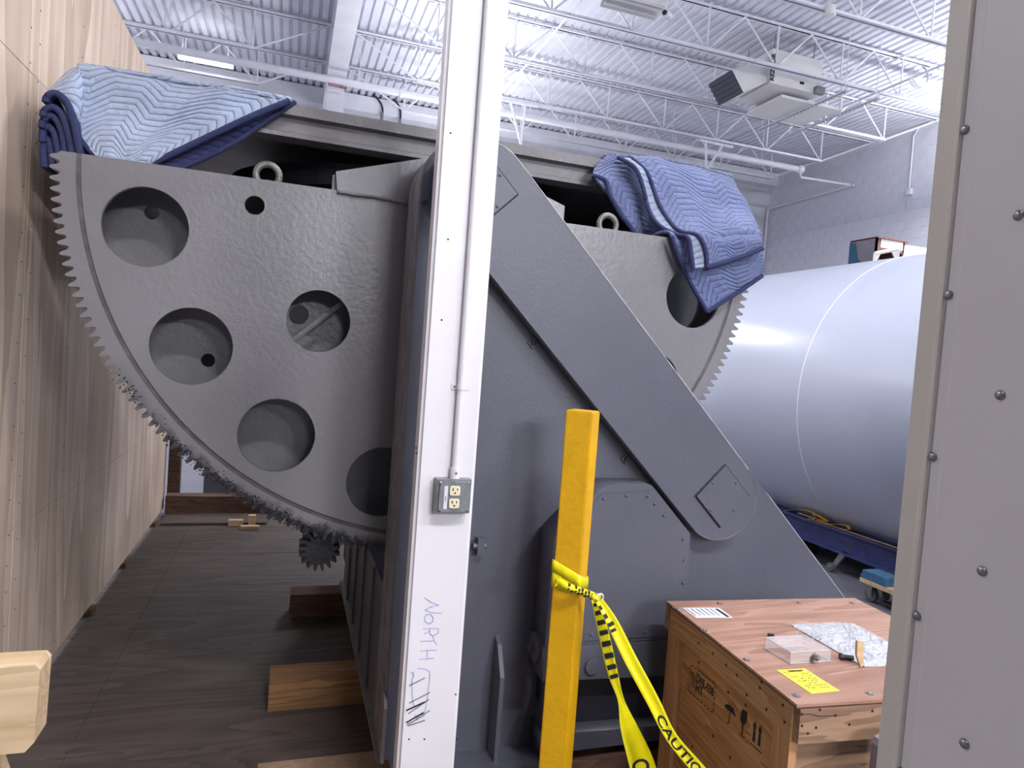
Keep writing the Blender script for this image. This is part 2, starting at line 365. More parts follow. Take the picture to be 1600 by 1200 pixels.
# ceiling deck, ribs along Y, pitch 6 inches
bm = bmesh.new(); x = XL; prof = []
while x < XR:
    prof += [(x, ZD), (x+.085, ZD), (x+.100, ZD+.04), (x+.137, ZD+.04)]; x += .1524
va = [bm.verts.new((x, YF, z)) for x, z in prof]; vb = [bm.verts.new((x, YB-.25, z)) for x, z in prof]; vc = [bm.verts.new((x, YF, ZD+.12)) for x, z in prof[::len(prof)-1]]; vd = [bm.verts.new((x, YB+.2, ZD+.12)) for x, z in prof[::len(prof)-1]]
for i in range(len(prof)-1): bm.faces.new((va[i], va[i+1], vb[i+1], vb[i]))
bm.faces.new((vc[0], vc[1], vd[1], vd[0]))
struct(fin(bm, 'ceiling', 'deck'), 'white corrugated steel roof deck')
struct(box('trim_1', (XL, YB-.3, ZD-.35), (XR, YB-.002, ZD-.02), 'rosteel'), 'wall plate beam carrying the roof deck at the rear wall')
# girder + rear column
g = thing('roof_girder', 'wide white roof girder with flat soffit running to the rear wall', 'girder', (.53, 5, 6.4))
box('web', (.52, YF, 6.42), (.54, YB-.3, ZD-.01), 'rosteel', g); box('bottom_flange', (.366, YF, 6.4), (.694, YB-.3, 6.425), 'rosteel', g); box('top_flange', (.366, YF, ZD-.03), (.694, YB-.3, ZD-.01), 'rosteel', g)
c2 = thing('wall_column', 'white steel column under the roof girder near the rear wall', 'column', (.53, 13.0, 0))
box('shaft', (.378, 12.83, .0), (.682, 13.1, 6.39), 'rosteel', c2, bevel=.008); box('cap_plate', (.36, 12.8, 6.375), (.70, 13.13, 6.399), 'rosteel', c2)

# =================================================================== JOISTS
NODE = 1.213
def joist(x0, x1, ya, nodes, label, group, endl, endr):
    t = thing('roof_joist', label, 'joist', (x0, ya, 6.3), group)
    for k, (n, zc, a, b) in enumerate((('top_chord', 6.925, x0, x1), ('bottom_chord', 6.3, nodes[0]-.02, nodes[-1]+.02))):
        bm = bmesh.new()
        for s in (-1, 1):
            bbox(bm, (a, ya+s*.012, zc-.02), (b, ya+s*.05, zc-.014) if k else (b, ya+s*.05, zc+.0)); bbox(bm, (a, ya+s*.012, zc-.02), (b, ya+s*.018, zc+.035 if k == 1 else zc+.02))
        fin(bm, n, 'rosteel', t)
    def rod(a, b): pipe('web_rod', (a, b), .014, 'rosteel', t, 6)
    for i, nx in enumerate(nodes):
        last = i == len(nodes)-1; first = i == 0
        if first: rod((endl, ya, 6.91), (nx, ya, 6.3))
        else: rod((nx-NODE*.5, ya, 6.91), (nx, ya, 6.3))
        if last: rod((endr, ya, 6.91), (nx, ya, 6.3))
        else: rod((nx+NODE*.5, ya, 6.91), (nx, ya, 6.3))
        rod((nx, ya, 6.91), (nx, ya, 6.3))
    return t
JY = [7.19, 8.78, 10.40, 12.03, 13.62]
rn = [1.86+NODE*i for i in range(8)]; rn[-1] = 10.53
ln_ = [-.83-NODE*i for i in range(7)][::-1]
JR = joist(.70, XR-.01, 7.19, rn, '', '', .74, XR-.05)
JL = joist(-9.98, .36, 12.03, ln_, '', '', -9.9, .33)
JW = 'white open-web roof joist '
JLAB = {7.19: JW+'carrying the round junction box', 8.78: JW+'crossing in front of the unit heater', 10.40: JW+'right behind the unit heater', 12.03: JW+'with V-shaped braces hung below it', 13.62: JW+'between the sprinkler main and the rear wall'}
JLAL = {10.40: JW+'on the plywood side, farthest from the rear wall', 12.03: JW+'on the plywood side, just before the sprinkler main', 13.62: JW+'on the plywood side, behind the sprinkler main'}
for root, y0, D_, gname in ((JR, 7.19, JLAB, 'joists over the tank'), (JL, 12.03, JLAL, 'joists over the plywood')):
    root['label'] = D_[y0]; root['group'] = gname
    for y in D_:
        if abs(y-y0) > .01: clone(root, (0, y-y0, 0), D_[y])
for xb, zb in ((3.33, 6.315), (9.0, 6.97-.09)):
    tag(pipe('bridging_bar', ((xb, 6.6, zb), (xb, 15.0, zb)), .016, 'rosteel', n=6), 'thin white bridging bar across the %s of the joists' % ('bottom chords' if zb < 6.5 else 'top chords'), 'bar')
# sprinkler main
sp = thing('sprinkler_pipe', 'thick white sprinkler main hung below the joists with a red label', 'pipe', (3, 12.5, 6.22))
pipe('main', ((-6, 12.5, 6.215), (10.42, 12.5, 6.225)), .062, 'rosteel', sp, 14)
pipe('coupling', ((10.36, 12.5, 6.225), (10.48, 12.5, 6.225)), .085, 'rosteel', sp, 14)
pipe('coupling', ((1.62, 12.5, 6.218), (1.69, 12.5, 6.218)), .078, 'rosteel', sp, 14)
lb = slab('label_plate', [PY(513, 129, 12.43), PY(541.5, 135, 12.43), PY(541.5, 139.2, 12.43), PY(513, 133.2, 12.43)], (0, .01, 0), 'red', sp)
text('SPRINKLER LINE', .042, PY(514.2, 132.9, 12.4275), (1, 0, .002), (0, 0, 1), 'paper', lb, sx=.92)
for x in (-2.2, 0.9, 4.1, 7.2, 9.4): pipe('hanger_rod', ((x, 12.5, 6.28), (x, 12.5, ZD)), .008, 'rosteel', sp, 5)
br = thing('branch_pipe', 'thin white pipe elbowing from the sprinkler main to the rear corner', 'pipe', (11, 13, 6))
pipe('run', ((10.43, 12.5, 6.14), (10.46, 12.5, 6.06), (11.72, 12.4, 6.06)), .026, 'rosteel', br, 8)
pipe('run', ((11.8, 12.37, 6.06), (11.8, 15.22, 6.05)), .026, 'rosteel', br, 8)
pipe('drop', ((11.8, 15.25, 6.05), (11.8, 15.27, 0)), .026, 'rosteel', br, 8)
cw = thing('wall_conduit', 'thin white conduit with a box on the block wall', 'conduit', (11.86, 10.95, 5.6))
pipe('conduit', ((11.86, 10.6, 6.93), (11.86, 10.84, 6.9), (11.86, 10.95, 6.75), (11.86, 10.94, 5.68)), .015, 'rosteel', cw, 8)
box('conduit_box', (11.82, 10.87, 5.56), (11.885, 10.98, 5.68), 'rosteel', cw, bevel=.006)
for pa, pb, pc in (((798, 160), (814, 226), (821, 164)), ((1103, 222), (1103, 266), (1128, 228))):
    h = thing('sway_brace', 'white V-shaped brace below the joist next to the %s' % ('steel column' if pa[0] < 900 else 'blue blanket'), 'brace', PY(*pa, 12.03))
    a = PY(*pa, 12.0); b = PY(*pb, 12.0); c = PY(*pc, 12.0)
    for p in (a, c): pipe('strut', (p, b), .022, 'rosteel', h, 6)
    pipe('strut', (a+Vector((-.15, 0, .02)), c+Vector((.25, 0, .02))), .03, 'rosteel', h, 6)
# conduits on the rear wall next to the column
for px0, px1, pyt, pyb in ((598, 578, 150, 182), (626, 608, 155, 192)):
    c = thing('bent_conduit', 'dark bent conduit on the rear wall beside the column' if px0 == 598 else 'dark bent conduit on the rear wall, farther from the column', 'conduit', PY(px1, pyt, YB-.35))
    Yc = YB-.36
    pipe('conduit', spline([PY(px1-25, pyt-7, Yc), PY(px1-4, pyt-6, Yc), PY(px1+(px0-px1)*.6, pyt+4, Yc), PY(px1+(px0-px1)*.98, pyt+18, Yc), PY(px1+(px0-px1)-1, pyb, Yc)], 14), .02, 'darkshade', c, 8)
    pipe('coupling', (PY(px0-1, pyb-6, Yc), PY(px0-2, pyb+8, Yc)), .034, 'galv', c, 8)

# =================================================================== LIGHT FIXTURES (seen, inferred and added lamps)
def fixture(x, y, z, L, watts, tilt, label, on=True):
    t = thing('fluorescent_fixture', label, 'light fixture', (x, y, z), 'ceiling strip lights')
    bm = bmesh.new(); w = .16
    pr = [(-w, -.02), (-.07, .05), (.07, .05), (w, -.02), (w, -.012), (.07, .06), (-.07, .06), (-w, -.012)]
    prism(bm, [(x-L/2, y+a, z+b) for a, b in pr], (L, 0, 0)); fin(bm, 'reflector', 'heater', t)
    box('channel', (x-L/2, y-.06, z+.06), (x+L/2, y+.06, z+.11), 'heater', t)
    for s in (-1, 1): pipe('tube', ((x-L/2+.03, y+s*.08, z-.005), (x+L/2-.03, y+s*.08, z-.005)), .016, 'tube' if on else 'paper', t, 8)
    for s in (-1, 1): pipe('suspension_rod', ((x+s*L*.4, y, z+.11), (x+s*L*.4, y, ZD)), .006, 'rosteel', t, 5)
    if on and watts:
        ld = bpy.data.lights.new('fixture_light', 'AREA'); ld.shape = 'RECTANGLE'; ld.size = L; ld.size_y = .3; ld.energy = watts; ld.color = LAMP_COL
        lo = bpy.data.objects.new('fixture_light', ld); COL.objects.link(lo); lo.parent = t; lo.location = (0, 0, -.05) if not tilt else (0, .12, -.12); lo.rotation_euler = (math.radians(tilt), 0, 0)
        # uplight added above the closed reflector to brighten the deck
        l2 = ld.copy(); l2.energy = watts*(UPLIGHT if z < 6.2 else .15)*(.6 if y > 9 else 1); l2.size_y = .12; lo = bpy.data.objects.new('added_uplight', l2); COL.objects.link(lo); lo.parent = t; lo.location = (0, 0, .13); lo.rotation_euler = (math.pi, 0, 0)
    return t
for i, fxd in enumerate(FIXTURES): fixture(*fxd[:5], fxd[5] if len(fxd) > 5 else 0, 'unseen long strip light with two lit tubes hanging from the roof deck')
# the lit fixture seen over the pale blanket
fx = fixture(-1.66, 13.15, 6.38, .9, 25, 0, 'short lit strip light behind the sprinkler main')
fo = fixture(3.9, 8.0, 6.2, .8, 0, 0, 'unlit strip light reflector among the joists', on=False)
sc = thing('sensor_camera', 'small white ceiling camera beside the unlit strip light', 'camera', PY(1043, 25, 8.0))
p = PY(1042, 24, 7.75); pipe('bracket', (p+Vector((-.02, 0, .8)), p+Vector((-.02, 0, .05))), .012, 'rosteel', sc, 6); pipe('housing', (p+Vector((-.06, -.05, 0)), p+Vector((.07, .05, .02))), .045, 'heater', sc, 10)
bolt('lens', p+Vector((-.06, -.05, -.0)), (-.8, -.6, -.1), .03, .01, 'black', sc)
js = thing('junction_box', 'round white junction box hanging at the joist chord', 'box', PY(1297, 18, 7.1))
p = PY(1297, 16, 7.12); bolt('cover', p+Vector((0, 0, -.05)), (0, 0, -1), .075, .03, 'heater', js, True, 14); bolt('body', p+Vector((0, 0, .05)), (0, 0, -1), .06, .1, 'heater', js, n=14)
# =================================================================== UNIT HEATER
ht = thing('unit_heater', 'white gas unit heater with dark louvers hung among the joists', 'heater', (7.3, 9.4, 6.15))
HX0, HX1, HY0, HY1, HZ0, HZ1 = 6.80, 7.76, 9.0, 9.85, 6.16, 6.68
box('cabinet', (HX0, HY0, HZ0), (HX1, HY1, HZ1), 'heater', ht, bevel=.012)
box('corner_strip', (HX0-.004, HY0-.006, HZ0), (HX0+.15, HY0, HZ1), 'heater', ht)
bm = bmesh.new()
A = [Vector(p) for p in ((HX0, 9.08, 6.2), (HX0, 9.78, 6.2), (HX0, 9.78, 6.62), (HX0, 9.08, 6.62))]
B = [Vector(p) for p in ((6.42, 9.12, 5.98), (6.42, 9.74, 5.98), (6.18, 9.74, 6.28), (6.18, 9.12, 6.28))]
va = [bm.verts.new(p) for p in A]; vb = [bm.verts.new(p) for p in B]
for i in range(4): bm.faces.new((va[i], va[(i+1) % 4], vb[(i+1) % 4], vb[i]))
fin(bm, 'outlet_hood', 'heater', ht)
nl = (B[1]-B[0]).cross(B[3]-B[0]).normalized()
lv = slab('outlet_grille', [q+(sum(B, Vector())/4-q)*.04 for q in B], nl*.01, 'louver', ht)
for i in range(5):
    f = (i+.5)/5; a = B[0].lerp(B[3], f); b = B[1].lerp(B[2], f); e = (B[3]-B[0]).normalized()
    slab('louver_blade', [a-e*.03-nl*.02, b-e*.03-nl*.02, b+e*.03+nl*.0, a+e*.03+nl*.0], nl*.004, 'louver', lv)
text('REZNOR', .105, (HX0+.055, HY0-.009, HZ0+.03), (0, 0, 1), (-1, 0, 0), 'ink', ht, 'brand_lettering', .004)
box('gas_valve', (HX1-.14, HY0-.08, HZ0-.02), (HX1+.02, HY0-.005, HZ0+.09), 'galv', ht, bevel=.01)
box('name_plate', (HX0+.55, HY0-.004, HZ0+.09), (HX0+.63, HY0-.001, HZ0+.13), 'ink', ht)
pipe('gas_pipe', ((HX1+.1, 9.2, 6.2), (HX1+.12, 9.2, 6.62), (HX1+.55, 9.2, 6.62), (HX1+.6, 9.2, 6.58), (HX1+.6, 9.2, 6.1)), .022, 'rosteel', ht, 8)
box('drip_pan', (7.15, 9.15, 6.06), (8.3, 10.0, 6.10), 'heater', ht, bevel=.01)
for x in (HX0+.1, HX1-.1):
    for y in (9.1, 9.75): pipe('hanger_rod', ((x, y, HZ1), (x, y, ZD)), .007, 'galv', ht, 5)
for i, (xa, xb) in enumerate(((7.78, 7.80), (8.39, 8.36))):
    s = thing('strut_channel', 'slotted white strut channel under the heater, %s' % ('beneath its drip pan' if i == 0 else 'beside its drip pan'), 'channel', (xa, 9.3, 6.08))
    bm = bmesh.new(); y0, y1 = 8.45, 10.5
    bbox(bm, (xa-.02, y0, 6.03), (xa+.02, y1, 6.036))
    for q in (-.02, .017): bbox(bm, (xa+q, y0, 6.03), (xa+q+.003, y1, 6.06))
    fin(bm, 'channel', 'rosteel', s)
    for k in range(24): box('slot', (xa-.007, y0+.05+k*.083, 6.0285), (xa+.007, y0+.085+k*.083, 6.0297), 'louver', s)
    for y in (8.5, 10.42): pipe('hanger_rod', ((xa, y, 6.04), (xa, y, ZD)), .007, 'rosteel', s, 5)
cl = thing('cable_coil', 'coiled white cable hung on strut beside the grey metal panel', 'cable', PY(1438, 118, 8.0))
c = PY(1438, 118, 8.0)
for k in range(3):
    pipe('loop', [c+Vector(((.16+.012*k)*math.cos(a*math.pi/10), .02*k, (.15+.01*k)*math.sin(a*math.pi/10))) for a in range(21)], .008, 'rosteel', cl, 6)
pipe('support_strut', ((8.6, 7.0, 6.25), (8.6, 10.2, 6.25)), .02, 'rosteel', cl, 6)

# =================================================================== PLYWOOD PARTITION
XP = -1.005
pw = thing('plywood_partition', 'tall plywood wall of butted sheets beside the toothed sector', 'partition', (XP, 4.3, 0))
for (ya, yb) in ((1.9, 3.17), (3.17, 4.39), (4.39, 5.61), (5.61, 6.80)):
    for (za, zb) in ((.035, .815), (.815, 2.608), (2.608, 3.40)):
        box('plywood_sheet', (XP-.018, ya+.0012, za+.0012), (XP+random.uniform(0, .0015), yb-.0012, zb-.0012), 'ply', pw)
bm = bmesh.new()
for yy in (3.12, 3.22, 4.34, 4.44, 3.78):
    z = .1
    while z < 3.35: disc(bm, (XP+.0012, yy+random.uniform(-.008, .008), z), (1, 0, 0), .004, .0006, 6); z += random.uniform(.1, .2)
o = fin(bm, 'nail_heads', 'ink', pw); o['kind'] = 'stuff'
for yy in (1.9, 3.1, 4.3, 5.5, 6.76): box('stud', (XP-.11, yy, .035), (XP-.02, yy+.04, 3.36), 'pine', pw)
box('edge_board', (XP-.12, 6.80, .035), (XP+.0, 6.84, 3.4), 'darktimber', pw)
for i, yy in enumerate((3.5, 4.35, 5.2, 6.3)): box('foot_block', (XP-.12, yy, 0), (XP+.025, yy+.09, .034), 'darktimber', pw, bevel=.003)

# =================================================================== THE TILTING MACHINE
PVX, PVZ, YS = .612, 2.228, 2.68
RT = 1.406; kS = YS/3.0; YW = 2.40
mc = thing('tilting_machine', 'huge grey steel tilting machine with toothed half-disc on a sloped pedestal', 'machine', (1.6, 3.2, .14))
def hc(r, a): return (PVX+r*kS*math.cos(math.radians(a)), PVZ+r*kS*math.sin(math.radians(a)))
HA = [191.2+22.3*i for i in range(8)]
holes = [circ(*hc(1.267, a), .1385, 64) for a in HA]
inner = [circ(*hc(.798, 224.2), .117, 64), circ(*hc(.798, 315.8), .117, 64)]
small = [circ(*hc(.857, 187.2), .0345, 32)]
half = arc(PVX, PVZ, RT-.092, 180, 360, 160)
plate('sector_plate', [half]+holes+inner+small, YS, YS+.03, 'sector', mc)
ring = arc(PVX, PVZ, RT-.090, 180, 360, 160)+arc(PVX, PVZ, RT-.074, 360, 180, 160)
plate('rim_groove', [ring], YS+.005, YS+.03, 'groove', mc)
# toothed rim, its lower teeth stained with grease
def rim_mat():
    m = MA['sector'].copy(); m.name = 'greasy_rim_paint'; t = m.node_tree; b = t.nodes['Principled BSDF']; src = b.inputs['Base Color'].links[0].from_socket
    N = t.nodes.new; L = t.links.new
    tc = N('ShaderNodeTexCoord'); sp = N('ShaderNodeSeparateXYZ'); L(tc.outputs['Object'], sp.inputs[0])
    def mth(op, a, b_):
        q = N('ShaderNodeMath'); q.operation = op
        for i, v in enumerate((a, b_)):
            if isinstance(v, (int, float)): q.inputs[i].default_value = v
            else: L(v, q.inputs[i])
        return q.outputs[0]
    dx = mth('SUBTRACT', sp.outputs[0], PVX-1.6); dz = mth('SUBTRACT', sp.outputs[2], PVZ-.14)
    r = mth('SQRT', mth('ADD', mth('MULTIPLY', dx, dx), mth('MULTIPLY', dz, dz)), 0)
    no = N('ShaderNodeTexNoise'); no.inputs['Scale'].default_value = 22; no.inputs['Detail'].default_value = 6; L(tc.outputs['Object'], no.inputs['Vector'])
    rn_ = mth('ADD', r, mth('MULTIPLY', mth('SUBTRACT', no.outputs[0], .5), .10))
    m1 = N('ShaderNodeMapRange'); m1.inputs[1].default_value = RT-.06; m1.inputs[2].default_value = RT-.025; L(rn_, m1.inputs[0])
    m2 = N('ShaderNodeMapRange'); m2.inputs[1].default_value = -.55; m2.inputs[2].default_value = -.95; L(mth('ADD', dz, mth('MULTIPLY', no.outputs[0], .2)), m2.inputs[0])
    mx = N('ShaderNodeMix'); mx.data_type = 'RGBA'; L(mth('MULTIPLY', mth('MULTIPLY', m1.outputs[0], m2.outputs[0]), .9), mx.inputs[0]); L(src, mx.inputs[6]); mx.inputs[7].default_value = (.022, .021, .024, 1)
    L(mx.outputs[2], b.inputs['Base Color']); return m
NT_ = 122; out = []; dA = 180/NT_
for k in range(NT_):
    a = 180+k*dA
    for f, r in ((.02, RT-.031), (.22, RT-.026), (.40, RT-.004), (.48, RT), (.62, RT), (.70, RT-.004), (.86, RT-.026), (.99, RT-.031)):
        out.append((PVX+r*math.cos(math.radians(a+f*dA)), PVZ+r*math.sin(math.radians(a+f*dA))))
plate('toothed_rim', [out+arc(PVX, PVZ, RT-.075, 360, 180, 160)], YS-.002, YS+.21, rim_mat(), mc)
bh = [circ(q_.x, q_.z, .026, 24) for q_ in (PY(237, 332, YS+.20), PY(325, 563, YS+.20))]
big = [circ(*hc(1.267, a), .17, 40) for a in HA[5:]]
plate('sector_back_plate', [arc(PVX, PVZ, RT-.08, 180, 360, 120)]+bh+big, YS+.20, YS+.225, 'sector', mc)
plate('light_stop_web', [[(-.85, 1.9), (-.5, 1.45), (0, 1.05), (.7, .85), (1.15, 1.0), (1.15, 2.22), (-.85, 2.22)]], 3.30, 3.33, 'darkshade', mc); box('light_stop_web', (1.2, YS+.42, 1.2), (1.8, YS+.44, 1.8), 'darkshade', mc); box('light_stop_web', (1.2, YS+.42, 1.8), (2.2, YS+.44, PVZ+.02), 'darkshade', mc)  # webs added to block stray light and keep the holes dark
p = PY(468, 491, YS+.19); plate('hole_disc', [circ(p.x, p.z, .036, 32)], YS+.185, YS+.20, 'darkshade', mc)  # dark disc painted in place of a round hole's shade
a = PY(457, 533, YS+.09); b = PY(536, 472, YS+.09); e = (b-a)*.35
pipe('inner_rib', (a-e, b+e), .011, 'worn', mc, 6)
plate('top_cover', [[(PVX-RT+.08, PVZ-.02), (PVX+RT-.08, PVZ-.02), (PVX+RT-.08, PVZ), (PVX-RT+.08, PVZ)]], YS+.03, YS+.20, 'sector', mc)
# hub plate rising above the sector
q = [PY(*p_, YS-.004) for p_ in ((525, 268), (527, 299), (640, 318), (880, 352), (882, 322), (845, 303), (740, 236), (660, 248))]
slab('hub_plate', [Vector((v.x, YS-.006, v.z)) for v in q], (0, .036, 0), 'sector', mc)
bm = bmesh.new(); pts = [PY(527+(640-527)*t, 299+(317-299)*t+random.uniform(-.8, .8), YS-.008) for t in [i/14 for i in range(15)]]
tube(bm, pts, [.007+random.uniform(-.002, .003) for _ in pts], 7); fin(bm, 'weld_bead', 'worn', mc, True)
p = PY(523, 285, YS+.02); box('hub_stop', (p.x-.008, YS+.03, PVZ), (p.x+.01, YS+.06, p.z+.03), 'sector', mc)
# eye bolts on the sector's top
for x_, y_ in ((418, 280), (949, 357)):
    c = PY(x_, y_, YS+.06); bm = bmesh.new(); zc = PVZ+.030; n = 28
    pts = [Vector((c.x+.041*math.cos(2*math.pi*k/n), YS+.06, zc+.041*math.sin(2*math.pi*k/n))) for k in range(n+1)]
    tube(bm, pts, .0125, 10, False, up=(0, 1, 0)); o = fin(bm, 'eye_bolt', 'eye', mc, True)
    bolt('shank', (c.x, YS+.06, PVZ-.002), (0, 0, 1), .02, .012, 'eye', o)
# lint and grease on the lower teeth
bm = bmesh.new(); rg = random.Random(3)
for k in range(1800):
    a = math.radians(rg.triangular(210, 268, 246)); r = min(RT+.001, RT-.026+rg.gauss(0, .011)); s = rg.uniform(.0015, .0042)
    c = Vector((PVX+r*math.cos(a), YS-.003+rg.uniform(-.006, .006), PVZ+r*math.sin(a)))
    vs = [bm.verts.new(c+Vector(d)*s*rg.uniform(.6, 1.3)) for d in ((1, 0, 0), (-1, 0, 0), (0, .8, 0), (0, -.8, 0), (0, 0, 1), (0, 0, -1))]
    for f in ((0, 2, 4), (2, 1, 4), (1, 3, 4), (3, 0, 4), (2, 0, 5), (1, 2, 5), (3, 1, 5), (0, 3, 5)): bm.faces.new([vs[i] for i in f])
o = fin(bm, 'grease_lint', 'grease', mc); o['kind'] = 'stuff'; o['label'] = 'dark greasy lint on the lower teeth'
# pedestal
RP = .203; BZ = .16
ped = [(PVX-RP, BZ)]+arc(PVX, PVZ, RP, 180, 45, 28)
s45 = PVX+PVZ+RP*math.sqrt(2)
ped += [(s45-BZ-.02, BZ+.02), (s45-BZ-.02, BZ)]
plate('pedestal', [ped], YW, YS-.02, 'pedestal', mc)
# worn rim strip on the pedestal's side
bm = bmesh.new()
prof2 = [(PVX-RP, BZ+.02)]+[(PVX-RP, BZ+.02+(PVZ-BZ)*k/20) for k in range(1, 20)]+arc(PVX, PVZ, RP, 180, 95, 16)
for i, (ya, yb, h) in enumerate(((YW+.012, YW+.07, .006), (YW+.08, YW+.14, .004), (YW+.15, YS-.03, .006))):
    va = []; 
    for x, z in prof2:
        d = Vector((x-PVX, 0, max(z-PVZ, 0))).normalized() if z > PVZ else Vector((-1, 0, 0))
        b_ = Vector((x, 0, z)); va.append([bm.verts.new(b_+d*hh+Vector((0, y, 0))) for hh, y in ((-.004, ya), (h, ya+.006), (h, yb-.006), (-.004, yb))])
    for p_, q_ in zip(va, va[1:]):
        for k in range(3): bm.faces.new((p_[k], p_[k+1], q_[k+1], q_[k]))
fin(bm, 'edge_strip', 'worn', mc)
# drive guard (capsule at 45 degrees)
GX, GZ, RG = 1.70, 1.14, .171; YG = YW-.068
cap = arc(PVX, PVZ, RG, 45, 225, 28)+arc(GX, GZ, RG, 225, 405, 28)
go = plate('drive_guard', [cap], YG, YW, 'pedestal', mc)
for cx, cz in ((PVX, PVZ), (GX+.005, GZ+.01)):
    d = .125; plate('cover_outline', [[(cx-d-.008, cz), (cx, cz-d-.008), (cx+d+.008, cz), (cx, cz+d+.008)]], YG-.002, YG, 'grease', go)  # dark plate added to draw the cover's outline
    o = plate('access_cover', [[(cx-d, cz), (cx, cz-d), (cx+d, cz), (cx, cz+d)]], YG-.009, YG-.002, 'pedestal', go)
    for sx, sz in ((-.055, .055), (.055, .055), (-.055, -.055), (.055, -.055)): bolt('screw', (cx+sx, YG-.009, cz+sz), (0, -1, 0), .006, .004, 'pedestal', go, True, 8)
bm = bmesh.new(); n_ = Vector((1, 0, 1)).normalized(); d_ = Vector((1, 0, -1)).normalized()
a = Vector((PVX, YG, PVZ))+n_*RG; b = Vector((GX, YG, GZ))+n_*RG
tube(bm, [(x_, YG, z_) for x_, z_ in arc(PVX, PVZ, RG, 100, 46, 14)]+[a, b], .0024, 5); fin(bm, 'bright_edge', 'bare', go)
bm = bmesh.new(); tube(bm, [(x_, YG, z_) for x_, z_ in arc(GX, GZ, RG, 44, -130, 30)], .0018, 5); fin(bm, 'rounded_edge', 'worn', go)
bm = bmesh.new(); tube(bm, ((s45-1.15, YW, 1.15), (s45-.3, YW, .3)), .002, 5); fin(bm, 'bright_edge', 'bare', mc)
for x_, y_ in ((664, 317), (833, 536), (978, 717)):
    c = PY(x_, y_, YW-.004); t = plate('mounting_tab', [[(c.x-.022, c.z), (c.x, c.z-.022), (c.x+.022, c.z), (c.x, c.z+.022)]], YW-.008, YW, 'pedestal', mc)
    bolt('nut', (c.x, YW-.008, c.z), (0, -1, 0), .010, .010, 'darkshade', mc, n=6)
# motor housing with bevelled upper corners
YM = 2.255; sB = YM/2.30
def mp(p_): return (p_[0]*sB, CH+(p_[1]-CH)*sB)
mo = [mp(p_) for p_ in ((.965, .585), (.969, .997), (1.14, 1.178), (1.20, 1.195), (1.36, 1.195), (1.40, 1.155), (1.548, 1.005), (1.565, .585))]
plate('motor_housing', [mo], YM, YW, 'pedestal', mc)
mo2 = [mp(p_) for p_ in ((.982, .60), (.986, .99), (1.148, 1.16), (1.355, 1.175), (1.535, .998), (1.55, .60))]
fr_ = plate('front_cover', [mo2], YM-.005, YM, 'pedestal', mc)
for p_ in ((.999, .66), (.995, .78), (.997, .90), (1.0, .975), (1.06, 1.045), (1.155, 1.145), (1.25, 1.157), (1.34, 1.155), (1.375, 1.125), (1.42, 1.08), (1.515, .985), (1.528, .90), (1.533, .81), (1.15, .625), (1.38, .62)):
    c = mp(p_); bolt('screw', (c[0], YM-.005, c[1]), (0, -1, 0), .0065, .005, 'pedestal', fr_, True, 8)
plate('lower_cover', [[mp(p_) for p_ in ((.965, .455), (.965, .58), (1.62, .58), (1.62, .43))]], YM, YW, 'pedestal', mc)
plate('base_recess', [[mp(p_) for p_ in ((1.01, .16), (1.0, .45), (1.62, .43), (1.62, .16))]], YM+.09, YW, 'darkshade', mc)
plate('base_rail', [[mp(p_) for p_ in ((.99, .16), (.99, .235), (1.72, .215), (1.72, .16))]], YM+.02, YW, 'pedestal', mc)
bm = bmesh.new(); c = (mo[0][0], YW-.07, .575); disc(bm, c, (-1, 0, 0), .055, .014, 24); disc(bm, (c[0]-.014, c[1], c[2]), (-1, 0, 0), .015, .02, 8); fin(bm, 'round_flange', 'pedestal', mc)
plate('round_port', [circ(*mp((1.165, .50)), .03, 24)], YM-.01, YM, 'pedestal', mc)
# gusset fins at the foot
for x_, zt, dp in ((.80, .60, .10), (.985, .44, .15)):
    slab('gusset_fin', [(x_, YW, zt), (x_, YW-dp*.4, zt-.02), (x_, YW-dp, zt-.12), (x_, YW-dp*.95, BZ), (x_, YW, BZ)], (.016, 0, 0), 'pedestal', mc)
box('foot_plate', (PVX-RP+.02, YW-.14, BZ-.02), (1.08, YW+.02, BZ), 'pedestal', mc, bevel=.004)
slab('corner_tab', [(PVX-RP-.012, YW-.02, .16), (PVX-RP-.012, YW-.02, .36), (PVX-RP-.012, YW+.05, .45), (PVX-RP-.012, YW+.07, .2)], (.012, 0, 0), 'worn', mc)
p = PY(747, 853, YW-.02); pipe('hinge_pin', ((p.x-.02, YW-.02, p.z), (p.x+.03, YW-.02, p.z)), .012, 'pedestal', mc, 8); box('hinge_lug', (p.x-.005, YW-.035, p.z-.03), (p.x+.02, YW, p.z+.03), 'pedestal', mc)
# base behind the pedestal
XB0 = .415
box('base_frame', (XB0, YS-.03, BZ-.02), (2.2, 4.35, .70), 'pedestal', mc, bevel=.006)
for y_ in (2.95, 3.3, 3.65, 4.0): box('base_rib', (XB0-.012, y_, BZ), (XB0, y_+.016, .69), 'pedestal', mc)
box('base_flange', (XB0-.025, YW+.02, BZ-.02), (XB0, 4.35, BZ+.0), 'worn', mc)
# pinion under the sector
a = math.radians(252); PC = (PVX+(RT+.055)*math.cos(a), PVZ+(RT+.055)*math.sin(a))
teeth = []
for k in range(16):
    for f, r in ((.1, .052), (.38, .078), (.62, .078), (.9, .052)): teeth.append((PC[0]+r*math.cos((k+f)*math.pi/8), PC[1]+r*math.sin((k+f)*math.pi/8)))
plate('drive_pinion', [teeth], YS+.03, YS+.16, 'blackgrease', mc)
pipe('pinion_shaft', ((PC[0], YS+.1, PC[1]), (PC[0], 3.6, PC[1])), .04, 'blackgrease', mc, 12)
box('pinion_bracket', (PC[0]-.06, 3.25, PC[1]-.07), (.43, 3.35, PC[1]+.05), 'blackgrease', mc)
